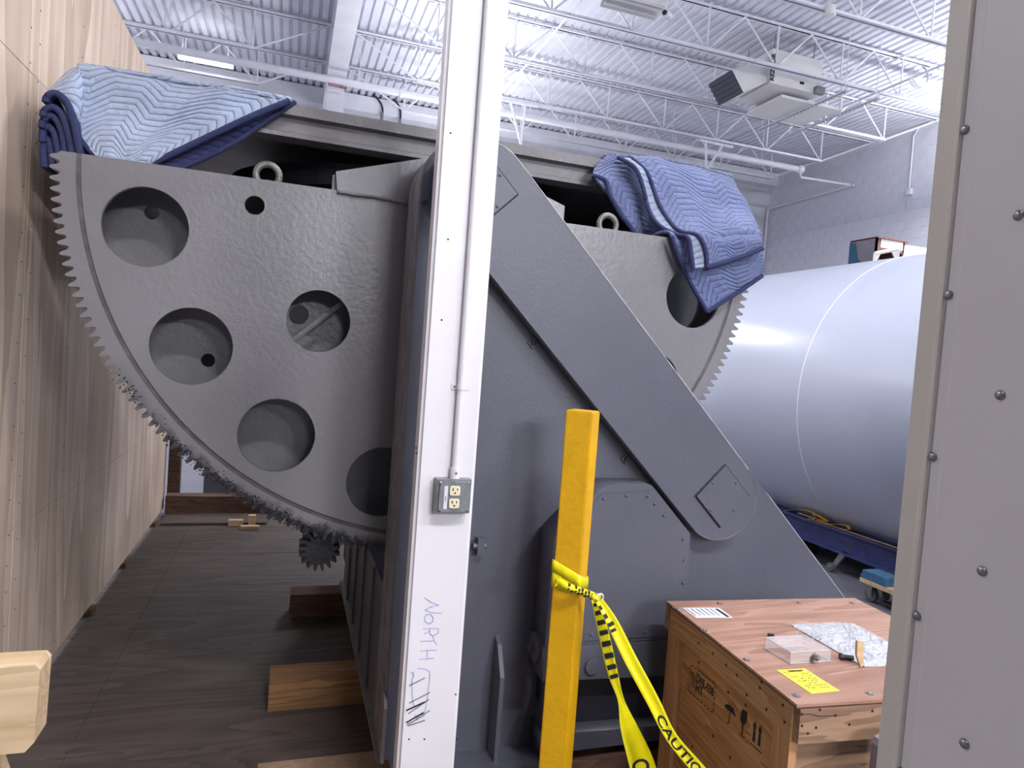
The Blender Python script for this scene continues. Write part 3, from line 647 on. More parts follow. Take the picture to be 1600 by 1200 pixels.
# table above and behind the sector
YT = 3.1; TZ0, TZ1 = 2.513, 2.652; TX0, TX1 = -.80, 2.06
tb = slab('table_front_beam', [(TX0, YT, TZ0), (TX0, YT, TZ0+.018), (TX0, YT+.035, TZ0+.03), (TX0, YT+.035, TZ1-.052), (TX0, YT, TZ1-.046), (TX0, YT, TZ1), (TX0, YT+.1, TZ1), (TX0, YT+.1, TZ0)], (TX1-TX0, 0, 0), 'beam', mc)
box('table_side_beam', (TX0, YT+.1, TZ0), (TX0+.1, 5.1, TZ1), 'beam', mc); box('table_side_beam', (TX1-.1, YT+.1, TZ0), (TX1, 5.1, TZ1), 'beam', mc)
box('table_top', (TX0, YT+.1, TZ1-.02), (TX1, 5.1, TZ1), 'beam', mc)
box('table_light_stop', (-.2, 4.9, 1.1), (TX1, 5.0, TZ1-.03), 'darkshade', mc)  # plate added so no light enters under the table
box('table_end_plate', (TX0, 3.3, PVZ-.2), (TX0+.03, 4.9, TZ1-.03), 'darkshade', mc); box('table_end_plate', (TX1-.03, 3.3, PVZ-.2), (TX1, 4.9, TZ1-.03), 'darkshade', mc)
bm = bmesh.new(); n = 64; cx, cy = .63, 4.05
for r, z0_, z1_ in ((.85, 2.22, 2.46), (.98, 2.40, 2.5)):
    va = [bm.verts.new((cx+r*math.cos(2*math.pi*k/n), cy+r*.8*math.sin(2*math.pi*k/n), z0_)) for k in range(n)]; vb = [bm.verts.new((v.co.x, v.co.y, z1_)) for v in va]
    for k in range(n): bm.faces.new((va[k], va[(k+1) % n], vb[(k+1) % n], vb[k]))
    bm.faces.new(va)
fin(bm, 'turntable_ring', 'darkshade', mc)
box('rear_pedestal', (.45, 4.36, BZ), (2.4, 4.85, 2.2), 'darkshade', mc)

# timbers under the machine
def timber(label, a, b, mat='timber', bev=.006): return tag(box('timber_block', a, b, mat, bevel=bev), label, 'timber')
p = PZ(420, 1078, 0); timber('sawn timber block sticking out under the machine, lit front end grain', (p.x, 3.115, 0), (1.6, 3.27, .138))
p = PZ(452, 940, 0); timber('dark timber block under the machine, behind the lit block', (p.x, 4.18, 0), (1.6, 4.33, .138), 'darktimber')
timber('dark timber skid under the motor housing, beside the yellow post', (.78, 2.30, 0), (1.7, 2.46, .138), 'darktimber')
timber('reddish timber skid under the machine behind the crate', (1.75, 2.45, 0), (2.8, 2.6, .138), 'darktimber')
# far end under the sector
timber('long low timber beam lying across the far end of the plywood aisle', (-.98, 6.75, 0), (.2, 6.9, .165), 'darktimber')
timber('flat pale board on the floor before the far timber beam', (-.95, 6.35, 0), (-.1, 6.7, .02), 'floorply', .002)
timber('upright dark post at the far end of the plywood aisle', (-1.0, 6.95, 0), (-.90, 7.05, 1.5), 'darktimber')
gb = tag(box('grey_bin', (-.72, 7.25, .0), (.3, 7.75, .55), 'rubber', bevel=.01), 'plain grey box standing beyond the far timber beam', 'box')
for i, (x_, y_, w_, h_) in enumerate(((360, 822, .12, .05), (380, 826, .15, .03), (392, 818, .06, .09))):
    p = PZ(x_, y_, 0); tag(box('wood_offcut', (p.x-.02, p.y-.04*i, 0 if i != 2 else .0), (p.x-.02+w_, p.y+.05-.04*i, h_), 'pine', bevel=.003), ['short wood offcut on the floor below the teeth, thicker piece', 'thin wood offcut lying in front of the others', 'small upright wood offcut beside the other two'][i], 'offcut')
# =================================================================== SAWHORSE at the left
sh = thing('sawhorse', 'pale lumber sawhorse with thick top beam and splayed legs', 'sawhorse', (-.9, 1.5, 0))
slab('top_beam', [(-1.25, 1.5, .817), (-.44, 1.5, .817), (-.425, 1.5, .835), (-.421, 1.5, .978), (-.43, 1.5, .988), (-1.25, 1.5, .988)], (0, .07, 0), 'pine', sh, bevel=.003)
for x_ in (-.60, -1.15):
    for s in (-1, 1):
        slab('leg', [(x_, 1.51+.02*(s > 0), .815), (x_+.10, 1.51+.02*(s > 0), .815), (x_+.22, 1.52+s*.3, 0), (x_+.12, 1.52+s*.3, 0)], (0, .03, 0), 'pine', sh)

# =================================================================== STEEL COLUMN, CONDUIT, OUTLET
CX0, CX1, CY0, CY1 = .385, .566, 2.0, 2.075
co = thing('steel_column', 'white painted steel building column with blue marker writing', 'column', (.475, 2.04, 0))
bm = bmesh.new(); bbox(bm, (CX0, CY0, 0), (CX1, CY1, 6.9)); bmesh.ops.bevel(bm, geom=[e for e in bm.edges if abs((e.verts[0].co-e.verts[1].co).z) > 1], offset=.010, segments=3, affect='EDGES')
autosm(fin(bm, 'shaft', 'white', co), .9); box('base_plate', (CX0-.06, CY0-.06, 0), (CX1+.06, CY1+.06, .02), 'white', co, bevel=.003)
def zc(x, y): return PY(620+x/4.615, 900+y/4.615, CY0)
NOR = [[(200, 155), (245, 187), (300, 210), (245, 222), (205, 245), (245, 262), (325, 268)],
       [(262, 300), (245, 278), (215, 275), (200, 300), (205, 330), (235, 345), (258, 330), (262, 300)],
       [(190, 380), (240, 378), (300, 378), (298, 410), (265, 432), (240, 420), (235, 385)], [(240, 395), (215, 410), (195, 418)],
       [(170, 470), (230, 468), (270, 467)], [(262, 440), (272, 470), (290, 497)],
       [(170, 540), (235, 535), (285, 533)], [(220, 540), (218, 600)], [(165, 600), (215, 595), (265, 592)],
       [(150, 665), (200, 668), (238, 690), (236, 760), (222, 850), (212, 930), (195, 1010), (150, 1030), (130, 1000)], [(125, 690), (108, 760), (112, 860), (125, 950)], [(105, 690), (125, 725)]]
strokes('blue_marker_writing', NOR, .0027, zc, (0, -1, 0), 'blueink', co)
strokes('grey_scratches', [[(90, 790), (200, 735)], [(90, 915), (235, 840)], [(80, 1080), (200, 1040)], [(85, 990), (230, 890)], [(140, 1030), (235, 970)], [(75, 1070), (150, 1030)]], .004, zc, (0, -1, 0), 'greyink', co)
strokes('dark_scratches', [[(70, 968), (200, 908)], [(70, 1055), (190, 985)]], .005, zc, (0, -1, 0), 'ink', co)
bm = bmesh.new()
for x_, y_ in ((704, 208), (733, 375), (700, 374), (690, 500), (650, 700), (651, 708), (735, 860), (714, 1155), (712, 1085), (639, 1155), (663, 1155)):
    c = PY(x_, y_, CY0); disc(bm, (c.x, CY0, c.z), (0, -1, 0), .003, .0008, 6)
fin(bm, 'paint_chips', 'ink', co)['kind'] = 'stuff'
cn = thing('column_conduit', 'white painted conduit strapped to the steel column', 'conduit', (.497, 1.985, 1.28))
pipe('conduit', ((.4975, CY0-.0125, 1.285), (.4975, CY0-.0125, 6.9)), .0115, 'white', cn, 14)
c = PY(712, 604, CY0); box('strap', (.470, CY0-.003, c.z-.009), (.525, CY0, c.z+.009), 'white', cn); pipe('strap_loop', ((.4975, CY0-.0125, c.z-.008), (.4975, CY0-.0125, c.z+.008)), .0135, 'white', cn, 14); bolt('screw', (.479, CY0-.003, c.z), (0, -1, 0), .004, .002, 'galv', cn)
pipe('connector', ((.4975, CY0-.0125, 1.272), (.4975, CY0-.0125, 1.305)), .0155, 'white', cn, 14)
bolt('set_screw', (.4975, CY0-.027, 1.29), (0, -1, 0), .004, .003, 'galv', cn)
ob = thing('outlet_box', 'galvanized square outlet box with ivory duplex receptacle on the column', 'outlet', (.49, 1.98, 1.22))
OX0, OX1, OZ0, OZ1, OY = .4385, .5455, 1.170, 1.273, CY0-.042
box('box_body', (OX0, OY+.008, OZ0), (OX1, CY0, OZ1), 'galv', ob, bevel=.008)
cc = .018
plate('cover', [[(OX0+.002, OZ0+cc*.3), (OX0+cc*.3, OZ0+.002), (OX1-cc*.3, OZ0+.002), (OX1-.002, OZ0+cc*.3), (OX1-.002, OZ1-cc*.3), (OX1-cc*.3, OZ1-.002), (OX0+cc*.3, OZ1-.002), (OX0+.002, OZ1-cc*.3)]], OY+.004, OY+.009, 'galv', ob)
plate('raised_cover', [[(OX0+.008, OZ0+cc), (OX0+cc, OZ0+.006), (OX1-cc, OZ0+.006), (OX1-.008, OZ0+cc), (OX1-.008, OZ1-cc), (OX1-cc, OZ1-.006), (OX0+cc, OZ1-.006), (OX0+.008, OZ1-cc)]], OY-.004, OY+.005, 'galv', ob)
for x_ in (OX0+.011, OX1-.011):
    for z_ in (OZ0+.011, OZ1-.011): bolt('corner_screw', (x_, OY+.004, z_), (0, -1, 0), .006, .004, 'rivet', ob, True)
oc = .5*(OX0+OX1)+.001
for z_ in (1.2415, 1.2035):
    rc = plate('receptacle', [[(oc+.017*max(-.92, min(.92, 1.25*math.cos(t*math.pi/16))), z_+.0145*max(-.98, min(.98, 1.15*math.sin(t*math.pi/16)))) for t in range(32)]], OY-.008, OY-.003, 'ivory', ob)
    for dx, hh in ((-.0065, .0045), (.0065, .0038)): box('slot', (oc+dx-.0013, OY-.0086, z_+.004-hh), (oc+dx+.0013, OY-.0078, z_+.004+hh), 'black', rc)
    box('slot', (oc-.0095, OY-.0086, z_+.003), (oc-.0065, OY-.0078, z_+.0055), 'black', rc)
    bolt('ground_hole', (oc, OY-.0078, z_-.007), (0, -1, 0), .0028, .0008, 'black', rc)
for z_ in (OZ1-.012, .5*(OZ0+OZ1)+.0005, OZ0+.012): bolt('screw', (oc, OY-.004, z_), (0, -1, 0), .0032, .002, 'rivet', ob, True)
lbp = box('label_strip', (OX0+.0225, OY-.0048, OZ0+.016), (OX0+.033, OY-.004, OZ1-.018), 'paper', ob)
polys('printed_marks', [[(a-.0016, z_), (a+.0016, z_), (a+.0016, z_-.0022), (a-.0016, z_-.0022)] for a, z_ in ((OX0+.0275, 1.2235), (OX0+.0278, 1.2195), (OX0+.0275, 1.2160), (OX0+.0278, 1.2115))], lambda a, b: Vector((a, OY-.0048, b)), (0, -1, 0), 'ink', lbp, .0004)

# =================================================================== YELLOW POST
YPY = 2.07
pa, pm, pb_ = PY(893, 641, YPY), PY(932, 645, 2.045), PY(943.5, 645, 2.07)
po = thing('yellow_post', 'square yellow painted wooden post standing before the machine', 'post', (.955, 2.09, 0))
R = Matrix.Translation((.957, 2.10, 0)) @ Matrix.Rotation(math.radians(-8.5+ -33+0), 4, 'Z') if False else Matrix.Translation((.957, 2.105, 0)) @ Matrix.Rotation(math.radians(-41.0), 4, 'Z')
hw = .0465
bm = bmesh.new(); bbox(bm, (-hw, -hw, 0), (hw, hw, 1.488), R); bmesh.ops.bevel(bm, geom=bm.edges[:], offset=.004, segments=2, affect='EDGES'); POST = fin(bm, 'shaft', 'yellow', po)
box('foot_plate', (-.08, -.08, 0), (.08, .08, .008), 'yellow', po, R=R)

# =================================================================== CRATE
CA = math.radians(-4.3); cx_ = Vector((math.cos(CA), math.sin(CA), 0)); cy_ = Vector((-math.sin(CA), math.cos(CA), 0))
CO = Vector((1.317, 1.423, 0)); CW, CL, CZ = .80, .70, .80
CR = Matrix((cx_, cy_, Vector((0, 0, 1)))).transposed().to_4x4(); CR.translation = CO
cr = thing('wooden_crate', 'wooden shipping crate with plywood lid and black stencilled handling marks', 'crate', CO+cx_*.4+cy_*.35)
def cb(name, a, b, mat, bevel=.003): return box(name, a, b, mat, cr, bevel, CR)
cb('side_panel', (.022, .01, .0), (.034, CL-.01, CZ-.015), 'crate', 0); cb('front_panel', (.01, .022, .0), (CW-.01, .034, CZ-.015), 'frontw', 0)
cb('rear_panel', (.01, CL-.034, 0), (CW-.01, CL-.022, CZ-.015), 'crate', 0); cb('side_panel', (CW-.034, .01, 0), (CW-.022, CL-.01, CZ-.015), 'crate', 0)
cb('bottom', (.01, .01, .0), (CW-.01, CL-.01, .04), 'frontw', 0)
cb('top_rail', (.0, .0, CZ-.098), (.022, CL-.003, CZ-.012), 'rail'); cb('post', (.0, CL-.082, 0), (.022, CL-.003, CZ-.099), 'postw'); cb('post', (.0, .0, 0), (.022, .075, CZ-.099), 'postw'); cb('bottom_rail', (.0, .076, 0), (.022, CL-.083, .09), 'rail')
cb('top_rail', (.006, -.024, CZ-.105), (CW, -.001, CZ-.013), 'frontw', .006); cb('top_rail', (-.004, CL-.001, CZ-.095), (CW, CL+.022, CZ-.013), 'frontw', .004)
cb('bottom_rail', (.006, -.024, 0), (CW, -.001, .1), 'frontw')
cb('top_rail', (CW-.022, 0, CZ-.098), (CW, CL-.003, CZ-.013), 'rail')
ld_ = cb('lid', (-.004, -.02, CZ-.008), (CW+.01, CL+.022, CZ), 'lid', .001); cb('lid_edge', (-.003, -.019, CZ-.0125), (CW+.009, CL+.021, CZ-.0081), 'lidedge', 0)
LN = Vector((0, 0, 1))
def top(x, y, dz=0): return PZ(x, y, CZ+dz)
for x_, y_ in ((1055, 950), (1124, 943.5), (1249, 942), (1331, 942), (1100, 985), (1166, 1031), (1244, 1087), (1359, 1084)):
    c = top(x_, y_); bolt('washer', c, LN, .011, .0018, 'rivet', cr, n=14); bolt('screw', c+LN*.0018, LN, .005, .003, 'galv', cr, True, 8)
SN = -cx_; SP = CO+cx_*.022
def side(x, y): return PP(x, y, SP, SN)
def z5(pts): return [(1020+a/6, 1000+b/6) for a, b in pts]
dash = []
cor = z5([(358, 232), (590, 412), (568, 688), (340, 478)])
for k in range(4):
    a, b = Vector(cor[k]), Vector(cor[(k+1) % 4]); n = 7 if k % 2 == 0 else 5
    for i in range(n): dash.append([tuple(a.lerp(b, (i+.12)/n)), tuple(a.lerp(b, (i+.72)/n))])
dash += [[tuple(Vector(z5([(412, 300)])[0]).lerp(Vector(z5([(398, 510)])[0]), (i+.1)/6)), tuple(Vector(z5([(412, 300)])[0]).lerp(Vector(z5([(398, 510)])[0]), (i+.7)/6))] for i in range(6)]
dash += [z5([(362, 300+i*24), (400, 325+i*24)]) for i in range(6)]
strokes('dashed_stencil_frame', dash, .0035, side, SN, 'ink', cr)
e0 = side(*z5([(415, 395)])[0]); e1 = side(*z5([(570, 510)])[0]); up = Vector((0, 0, 1)); du = -cy_
def stencil(body, px0, h, w):
    p0 = side(*z5([px0])[0])+SN*.0012
    o = text(body, h, p0, du, up, 'ink', cr, 'stencil_lettering', .001, w)
stencil('DNL-038', (412, 385), .040, .70); stencil('HT', (405, 470), .040, .8)
ic = []
umb = z5([(672, 612), (700, 600), (735, 615), (762, 650), (780, 728), (752, 692), (728, 672), (700, 650), (690, 640)]); ic.append(umb)
gob = z5([(842, 645), (888, 675), (886, 760), (866, 792), (852, 790), (846, 850), (842, 885), (832, 880), (838, 845), (836, 785), (822, 745), (828, 690)]); ic.append(gob)
for dx, dy in ((0, 0), (50, 40)):
    ic.append([(x+dx/6, y+dy/6) for x, y in z5([(962, 760), (976, 832), (966, 826), (958, 962), (934, 942), (950, 815), (940, 808)])])
polys('handling_symbols', ic, side, SN, 'ink', cr)
strokes('handling_symbol_lines', [z5([(728, 670), (715, 770), (708, 780), (700, 770)]), z5([(815, 878), (858, 918)]), z5([(912, 962), (1020, 1062)])], .0035, side, SN, 'ink', cr)
strokes('rain_marks', [z5([(718, 585), (722, 592)]), z5([(755, 575), (757, 584)]), z5([(745, 598), (748, 606)]), z5([(772, 610), (775, 618)]), z5([(764, 630), (767, 636)]), z5([(785, 655), (788, 664)])], .004, side, SN, 'ink', cr)
bm = bmesh.new()
for pl in ([(430, 30), (565, 127), (690, 235), (790, 330), (1005, 450), (1020, 395), (880, 515), (1065, 650), (1220, 610), (1235, 770)],):
    for a, b in pl: p = PP(*z5([(a, b)])[0], CO, SN); disc(bm, p, SN, .0045, .0008, 7)
for a, b in ((432, 210), (708, 490), (872, 612), (565, 900), (725, 1100), (370, 1000)): disc(bm, side(*z5([(a, b)])[0]), SN, .005, .0008, 7)
FN = -cy_
for x_, y_ in ((1253, 1116), (1305, 1118), (1253, 1134), (1262, 1146), (1275, 1137), (1327, 1132), (1363, 1111), (1281, 1109)): disc(bm, PP(x_, y_, CO-cy_*.024, FN), FN, .004, .0008, 7)
fin(bm, 'nail_holes', 'ink', cr)['kind'] = 'stuff'
strokes('split_crack', [[(1240, 1114), (1253, 1116), (1265, 1115), (1280, 1119), (1295, 1118), (1310, 1118), (1330, 1115)]], .0016, lambda x, y: PP(x, y, CO-cy_*.024, FN), FN, 'ink', cr)

# --- things on the crate
def sheet(name, label, cat, pts, mat, dz=.0006, th=.0006):
    return tag(slab(name, [top(*p)+LN*(dz+th) for p in pts], -LN*th, mat), label, cat)
zl = lambda a, b: (1030+a/9.412, 930+b/9.412)
doc = sheet('shipping_label', 'white printed shipping label at the rear corner of the crate lid', 'label', [zl(338, 188), zl(880, 188), zl(1082, 335), zl(545, 338)], 'paper')
def toppx(x, y): return top(x, y, .0013)
strokes('printed_lines', [[zl(400+i*70, 200), zl(540+i*70, 300)] for i in range(6)], .003, toppx, LN, 'greyink', doc)
polys('printed_bar', [[zl(815, 200), zl(860, 198), zl(1040, 318), zl(990, 320)]], toppx, LN, 'ink', doc, 0)
nt_ = sheet('yellow_note', 'yellow paper note with handwriting at the front of the crate lid', 'note', [(1213.5, 1047.5), (1257, 1045), (1312, 1080), (1268, 1084.5)], 'note')
rg = random.Random(5); wl = []
u_ = Vector((55, 35)); v_ = Vector((44, -2.5)); o_ = Vector((1213.5, 1047.5))
for i in range(8):
    s = .12; 
    while s < .85:
        e = s+rg.uniform(.04, .12); a = o_+u_*(.10+.10*i)+v_*s; b = o_+u_*(.10+.10*i+rg.uniform(-.02, .02))+v_*min(e, .9)
        if rg.random() > .25: wl.append([tuple(a), tuple(b)])
        s = e+.05
strokes('handwriting', wl, .0024, toppx, LN, 'ink', nt_)
strokes('handwritten_heading', [[tuple(o_+u_*.05+v_*.32), tuple(o_+u_*.06+v_*.86)], [tuple(o_+u_*.09+v_*.36), tuple(o_+u_*.09+v_*.8)]], .003, toppx, LN, 'ink', nt_)
z4 = lambda a, b: (1160+a/6.667, 960+b/6.667)
# clear bag with papers
pb2 = [z4(520, 122), z4(985, 100), z4(1150, 108), z4(1500, 290), z4(1640, 420), z4(1470, 545), z4(1275, 550), z4(1150, 490), z4(860, 320)]
bg = thing('document_bag', 'crinkled clear plastic bag with white paper lying on the crate lid', 'bag', top(1330, 1010))
slab('paper_insert', [top(*p)+LN*.003 for p in pb2], -LN*.0024, 'paper', bg)
bm = bmesh.new(); c0 = sum((Vector(p) for p in pb2), Vector((0, 0)))/len(pb2); rg = random.Random(9); rings = []
for k in range(7):
    f = 1.03*(1-k/7); rings.append([bm.verts.new(top(*(c0+(Vector(pb2[i//6]).lerp(Vector(pb2[(i//6+1) % len(pb2)]), (i % 6)/6)-c0)*f))+LN*(.0045+rg.uniform(0, .007)*(k > 0))) for i in range(len(pb2)*6)])
for a, b in zip(rings, rings[1:]):
    for i in range(len(a)): bm.faces.new((a[i], a[(i+1) % len(a)], b[(i+1) % len(a)], b[i]))
bm.faces.new(rings[-1]); fin(bm, 'plastic_film', 'film', bg)
# acrylic cover with cam lock
ac = thing('acrylic_cover', 'clear acrylic cover box with a cam lock standing on the crate lid', 'cover', top(1245, 1020))
def tz(x, y, h): return PZ(x, y, CZ+h)
AH = .036
ta, tb_, tc_, td = tz(*z4(240, 240), AH), tz(*z4(510, 395), AH), tz(*z4(925, 370), AH), tz(*z4(640, 215), AH)
tops = [ta, tb_, tc_, td]
slab('top_pane', tops, -LN*.003, 'acrylic', ac)
for i in range(4):
    a, b = tops[i], tops[(i+1) % 4]; inw = (sum(tops, Vector())/4-(a+b)/2); inw.z = 0; inw = inw.normalized()*.003
    slab('side_pane', [a-LN*.0031, b-LN*.0031, b-LN*(AH-.001), a-LN*(AH-.001)], inw, 'acrylic', ac)
bm = bmesh.new()
for i in range(4): tube(bm, (tops[i], tops[(i+1) % 4]), .0016, 5); tube(bm, (tops[i]-LN*(AH-.002), tops[(i+1) % 4]-LN*(AH-.002)), .0016, 5); tube(bm, (tops[i], tops[i]-LN*(AH-.001)), .0012, 5)
fin(bm, 'polished_edges', 'film', ac)
fd = (tc_-tb_); fn = Vector((fd.y, -fd.x, 0)).normalized(); fn = fn if fn.y < 0 else -fn
kc = tb_.lerp(tc_, .58)-LN*.017
bolt('cam_lock', kc, fn, .0095, .014, 'eye', ac, n=18); bolt('lock_face', kc+fn*.014, fn, .007, .005, 'eye', ac, True, 14); box('cam_tongue', kc+Vector((-.012, -.004, -.0175)), kc+Vector((-.004, .004, 0)), 'eye', ac)
# plug, chip, wire tie
pl = thing('black_bolt', 'small black plastic bolt lying on the crate lid beside the bag', 'bolt', top(1320, 1027))
a, b = tz(*z4(1015, 440), .008), tz(*z4(1155, 455), .008)
pipe('shank', (a.lerp(b, .15), b), .0075, 'black', pl, 12); pipe('head', (a, a.lerp(b, .18)), .0115, 'black', pl, 12)
tag(pipe('black_plug', (tz(*z4(262, 212), .007), tz(*z4(330, 222), .007)), .006, 'black', n=10), 'tiny black plug lying behind the acrylic cover', 'plug')
ch = [z4(1200, 275), z4(1245, 280), z4(1275, 300), z4(1270, 380), z4(1255, 430), z4(1240, 460), z4(1195, 430)]
wc = thing('wood_chip', 'pale broken wood chip standing up on the plastic bag', 'chip', top(1345, 1035))
b0 = top(*z4(1235, 545)); ydep = b0.y
slab('chip', [PY(*p, ydep-.002) for p in [z4(1200, 275), z4(1245, 280), z4(1275, 300), z4(1268, 380), z4(1256, 440), z4(1258, 540), z4(1232, 545), z4(1195, 430)]], (0, .008, 0), 'pine', wc)
wt = thing('wire_tangle', 'tangle of thin clear wire on the plastic bag behind the acrylic cover', 'wire', top(1275, 1000))
c0 = tz(*z4(740, 270), .02); rg = random.Random(2)
for k in range(4):
    pts = spline([c0+Vector((rg.uniform(-.06, .06), rg.uniform(-.03, .05), rg.uniform(-.008, .045))) for _ in range(6)], 24); pipe('wire', pts, .0009, 'film', wt, 5)

# =================================================================== CAUTION TAPE
ct = thing('caution_tape', 'yellow and black caution tape tied around the yellow post and hanging down', 'tape', (.99, 2.03, .9))
RI = R.inverted()
# wraps round the post
for zc_, tilt, wd, rad in ((.925, -.55, .020, .058), (.900, -.18, .026, .0555)):
    bm = bmesh.new(); n = 40; va = []
    for k in range(n+1):
        th = 2*math.pi*k/n; q_ = max(abs(math.cos(th)), abs(math.sin(th))); sq = Vector((math.cos(th), math.sin(th), 0))*(rad/(q_*.9+.1))*(.92 if q_ < .8 else .9)
        w_ = R @ sq; z_ = zc_+tilt*(w_.x-.957)*.9
        va.append((bm.verts.new((w_.x, w_.y, z_-wd)), bm.verts.new((w_.x+.002*math.sin(9*th), w_.y, z_)), bm.verts.new((w_.x, w_.y, z_+wd))))
    for a, b in zip(va, va[1:]):
        for i in range(2): bm.faces.new((a[i], b[i], b[i+1], a[i+1]))
    bmesh.ops.remove_doubles(bm, verts=bm.verts, dist=1e-5)
    o = fin(bm, 'wrap', 'tape', ct, True); md = o.modifiers.new('s', 'SOLIDIFY'); md.thickness = .001
YT_ = 2.0
def strand(name, ctr, wid, tw, mat='tape', dy=0, dz_=.10):
    """ribbon: centre pixels, half widths (px), twist (depth tilt)"""
    n = 60; C_ = spline([Vector((*p, 0)) for p in ctr], n); Wd_ = spline([Vector((w, t, 0)) for w, t in zip(wid, tw)], n); bm = bmesh.new(); rows = []
    for k in range(n+1):
        d = (C_[min(k+1, n)]-C_[max(k-1, 0)]).normalized(); s = Vector((-d.y, d.x, 0)); w, t = Wd_[k].x, Wd_[k].y; row = []
        for j in range(5):
            f = (j-2)/2; p = C_[k]+s*w*f; row.append(PY(p.x, p.y, YT_+dy-dz_*k/n+.02*t*f+.006*(1-f*f)))
        rows.append(row)
    vv = [[bm.verts.new(p) for p in r_] for r_ in rows]
    for a, b in zip(vv, vv[1:]):
        for j in range(4): bm.faces.new((a[j], b[j], b[j+1], a[j+1]))
    o = fin(bm, name, mat, ct, True); md = o.modifiers.new('s', 'SOLIDIFY'); md.thickness = .0012; md.offset = 0
    def at(u, v):  # u 0..1 along, v -1..1 across, on the camera-facing skin
        k = min(max(u, 0), .9999)*n; i = int(k); f = k-i; j = (v+1)*2; jj = min(max(int(j), 0), 3); g = j-jj
        p = rows[i][jj].lerp(rows[i][jj+1], g).lerp(rows[i+1][jj].lerp(rows[i+1][jj+1], g), f)
        return p+Vector((0, -.0022, 0))
    return o, at
s1, at1 = strand('hanging_strand', [(929, 936), (942, 985), (957, 1050), (970, 1093), (982, 1135), (1000, 1185), (1012, 1225)], [5, 8, 8, 5, 13, 19, 20], [0, .2, .3, 0, -.4, -.6, -.5])
s2, at2 = strand('hanging_strand', [(936, 938), (958, 975), (985, 1030), (1020, 1095), (1048, 1150), (1085, 1195), (1110, 1222)], [6, 9, 10, 10, 9, 10, 10], [0, .2, .3, .4, .3, .2, .2], dy=-.02, dz_=.36)
def marks(nm, at, spans, par):
    bm = bmesh.new()
    for u0_, u1_, v0_, v1_ in spans:
        for i in range(3):
            a_, b_ = u0_+(u1_-u0_)*i/3, u0_+(u1_-u0_)*(i+1)/3
            bm.faces.new([bm.verts.new(at(a_, v0_)), bm.verts.new(at(b_, v0_)), bm.verts.new(at(b_, v1_)), bm.verts.new(at(a_, v1_))])
    return fin(bm, nm, 'ink', par)
marks('black_bars', at1, [(.03+.045*i, .05+.045*i, -.9, .8) for i in range(8)], s1)
marks('black_bars', at2, [(.04, .07, .3, .95), (.10, .125, .2, .95), (.15, .17, -.2, .95), (.185, .20, 0, .95)], s2)
text('CAUTION', 1, lambda a, b: at2(.56+a*.085, .75-b*1.9), None, None, 'ink', s2, bold=.02)
text('CA', 1, lambda a, b: at1(.83+a*.10, .8-b*1.9), None, None, 'ink', s1, bold=.02)
# bunched tape band with black bars across the front of the post, knot and loop
f0, f1 = PY(876, 912, 2.015), PY(936, 934, 2.015)
bm = bmesh.new(); tube(bm, spline([f0+Vector((0, .03, .004)), f0.lerp(f1, .15), f0.lerp(f1, .5), f0.lerp(f1, .85), f1], 20), [.012]*21, 10, up=(0, 1, 0)); bd = fin(bm, 'bunched_band', 'tape', ct, True)
bm = bmesh.new()
for i in range(9):
    f = .16+.085*i; a_ = f0.lerp(f1, f); b_ = f0.lerp(f1, f+.05); s_ = (-1)**i*.004
    for dz in ((.0035+s_*.5,), (-.005+s_*.5,)):
        tube(bm, (a_+Vector((0, -.006, dz[0])), b_+Vector((0, -.006, dz[0]))), .0075, 6)
fin(bm, 'black_bars', 'ink', bd)
bm = bmesh.new(); kk = PY(934, 933, 2.0); pts = [kk+Vector((.012*math.cos(a*math.pi/8)+.006, -.004, .012*math.sin(a*math.pi/8))) for a in range(17)]
tube(bm, pts, .003, 6, False, up=(0, 1, 0)); fin(bm, 'loop', 'paper', ct, True)
bolt('knot', kk+Vector((-.012, .012, 0)), (0, -1, 0), .012, .02, 'tape', ct, True, 10)
te = PY(873, 910, 2.03); bm = bmesh.new()
for k in range(5): tube(bm, (te+Vector((.012, .01, 0)), te+Vector((-.012+.004*k, 0, -.012+.008*k))), .0022, 5)
fin(bm, 'torn_end', 'tape', ct)

# =================================================================== TANK + BLUE BEAM + DOLLY
TKX, TKZ, TKR = 5.577, 1.478, 1.384
tk = thing('white_tank', 'large white horizontal cylinder tank resting on blue steel beams', 'tank', (TKX, 6.5, .094))
bm = bmesh.new(); n = 128
prof = [(9.0, 0), (8.99, .5), (8.93, .9), (8.8, 1.2), (8.6, TKR-.05), (8.45, TKR)]+[(8.45-(8.45-2.4)*k/8, TKR) for k in range(1, 9)]+[(2.25, TKR-.05), (2.1, 1.1), (2.05, 0)]
rings = [[bm.verts.new((TKX+r*math.cos(2*math.pi*k/n), y, TKZ+r*math.sin(2*math.pi*k/n))) for k in range(n)] if r > 0 else [bm.verts.new((TKX, y, TKZ))] for y, r in prof]
for a, b in zip(rings, rings[1:]):
    for k in range(n):
        if len(a) == 1: bm.faces.new((a[0], b[(k+1) % n], b[k]))
        elif len(b) == 1: bm.faces.new((a[k], a[(k+1) % n], b[0]))
        else: bm.faces.new((a[k], a[(k+1) % n], b[(k+1) % n], b[k]))
fin(bm, 'shell', 'tank', tk, True)
for y in (4.8, 7.2):
    bm = bmesh.new(); tube(bm, [(TKX+(TKR+.000)*math.cos(2*math.pi*k/n), y, TKZ+(TKR+.000)*math.sin(2*math.pi*k/n)) for k in range(n+1)], .0045, 6, False, up=(0, 1, 0)); fin(bm, 'seam_band', 'seam', tk, True)
bb = thing('blue_beam', 'scuffed blue steel beam along the tank side carrying it', 'beam', (4.75, 5.5, 0))
bx = 4.66; by0, by1 = 2.6, 8.2; zt_, zb_ = .375, .175
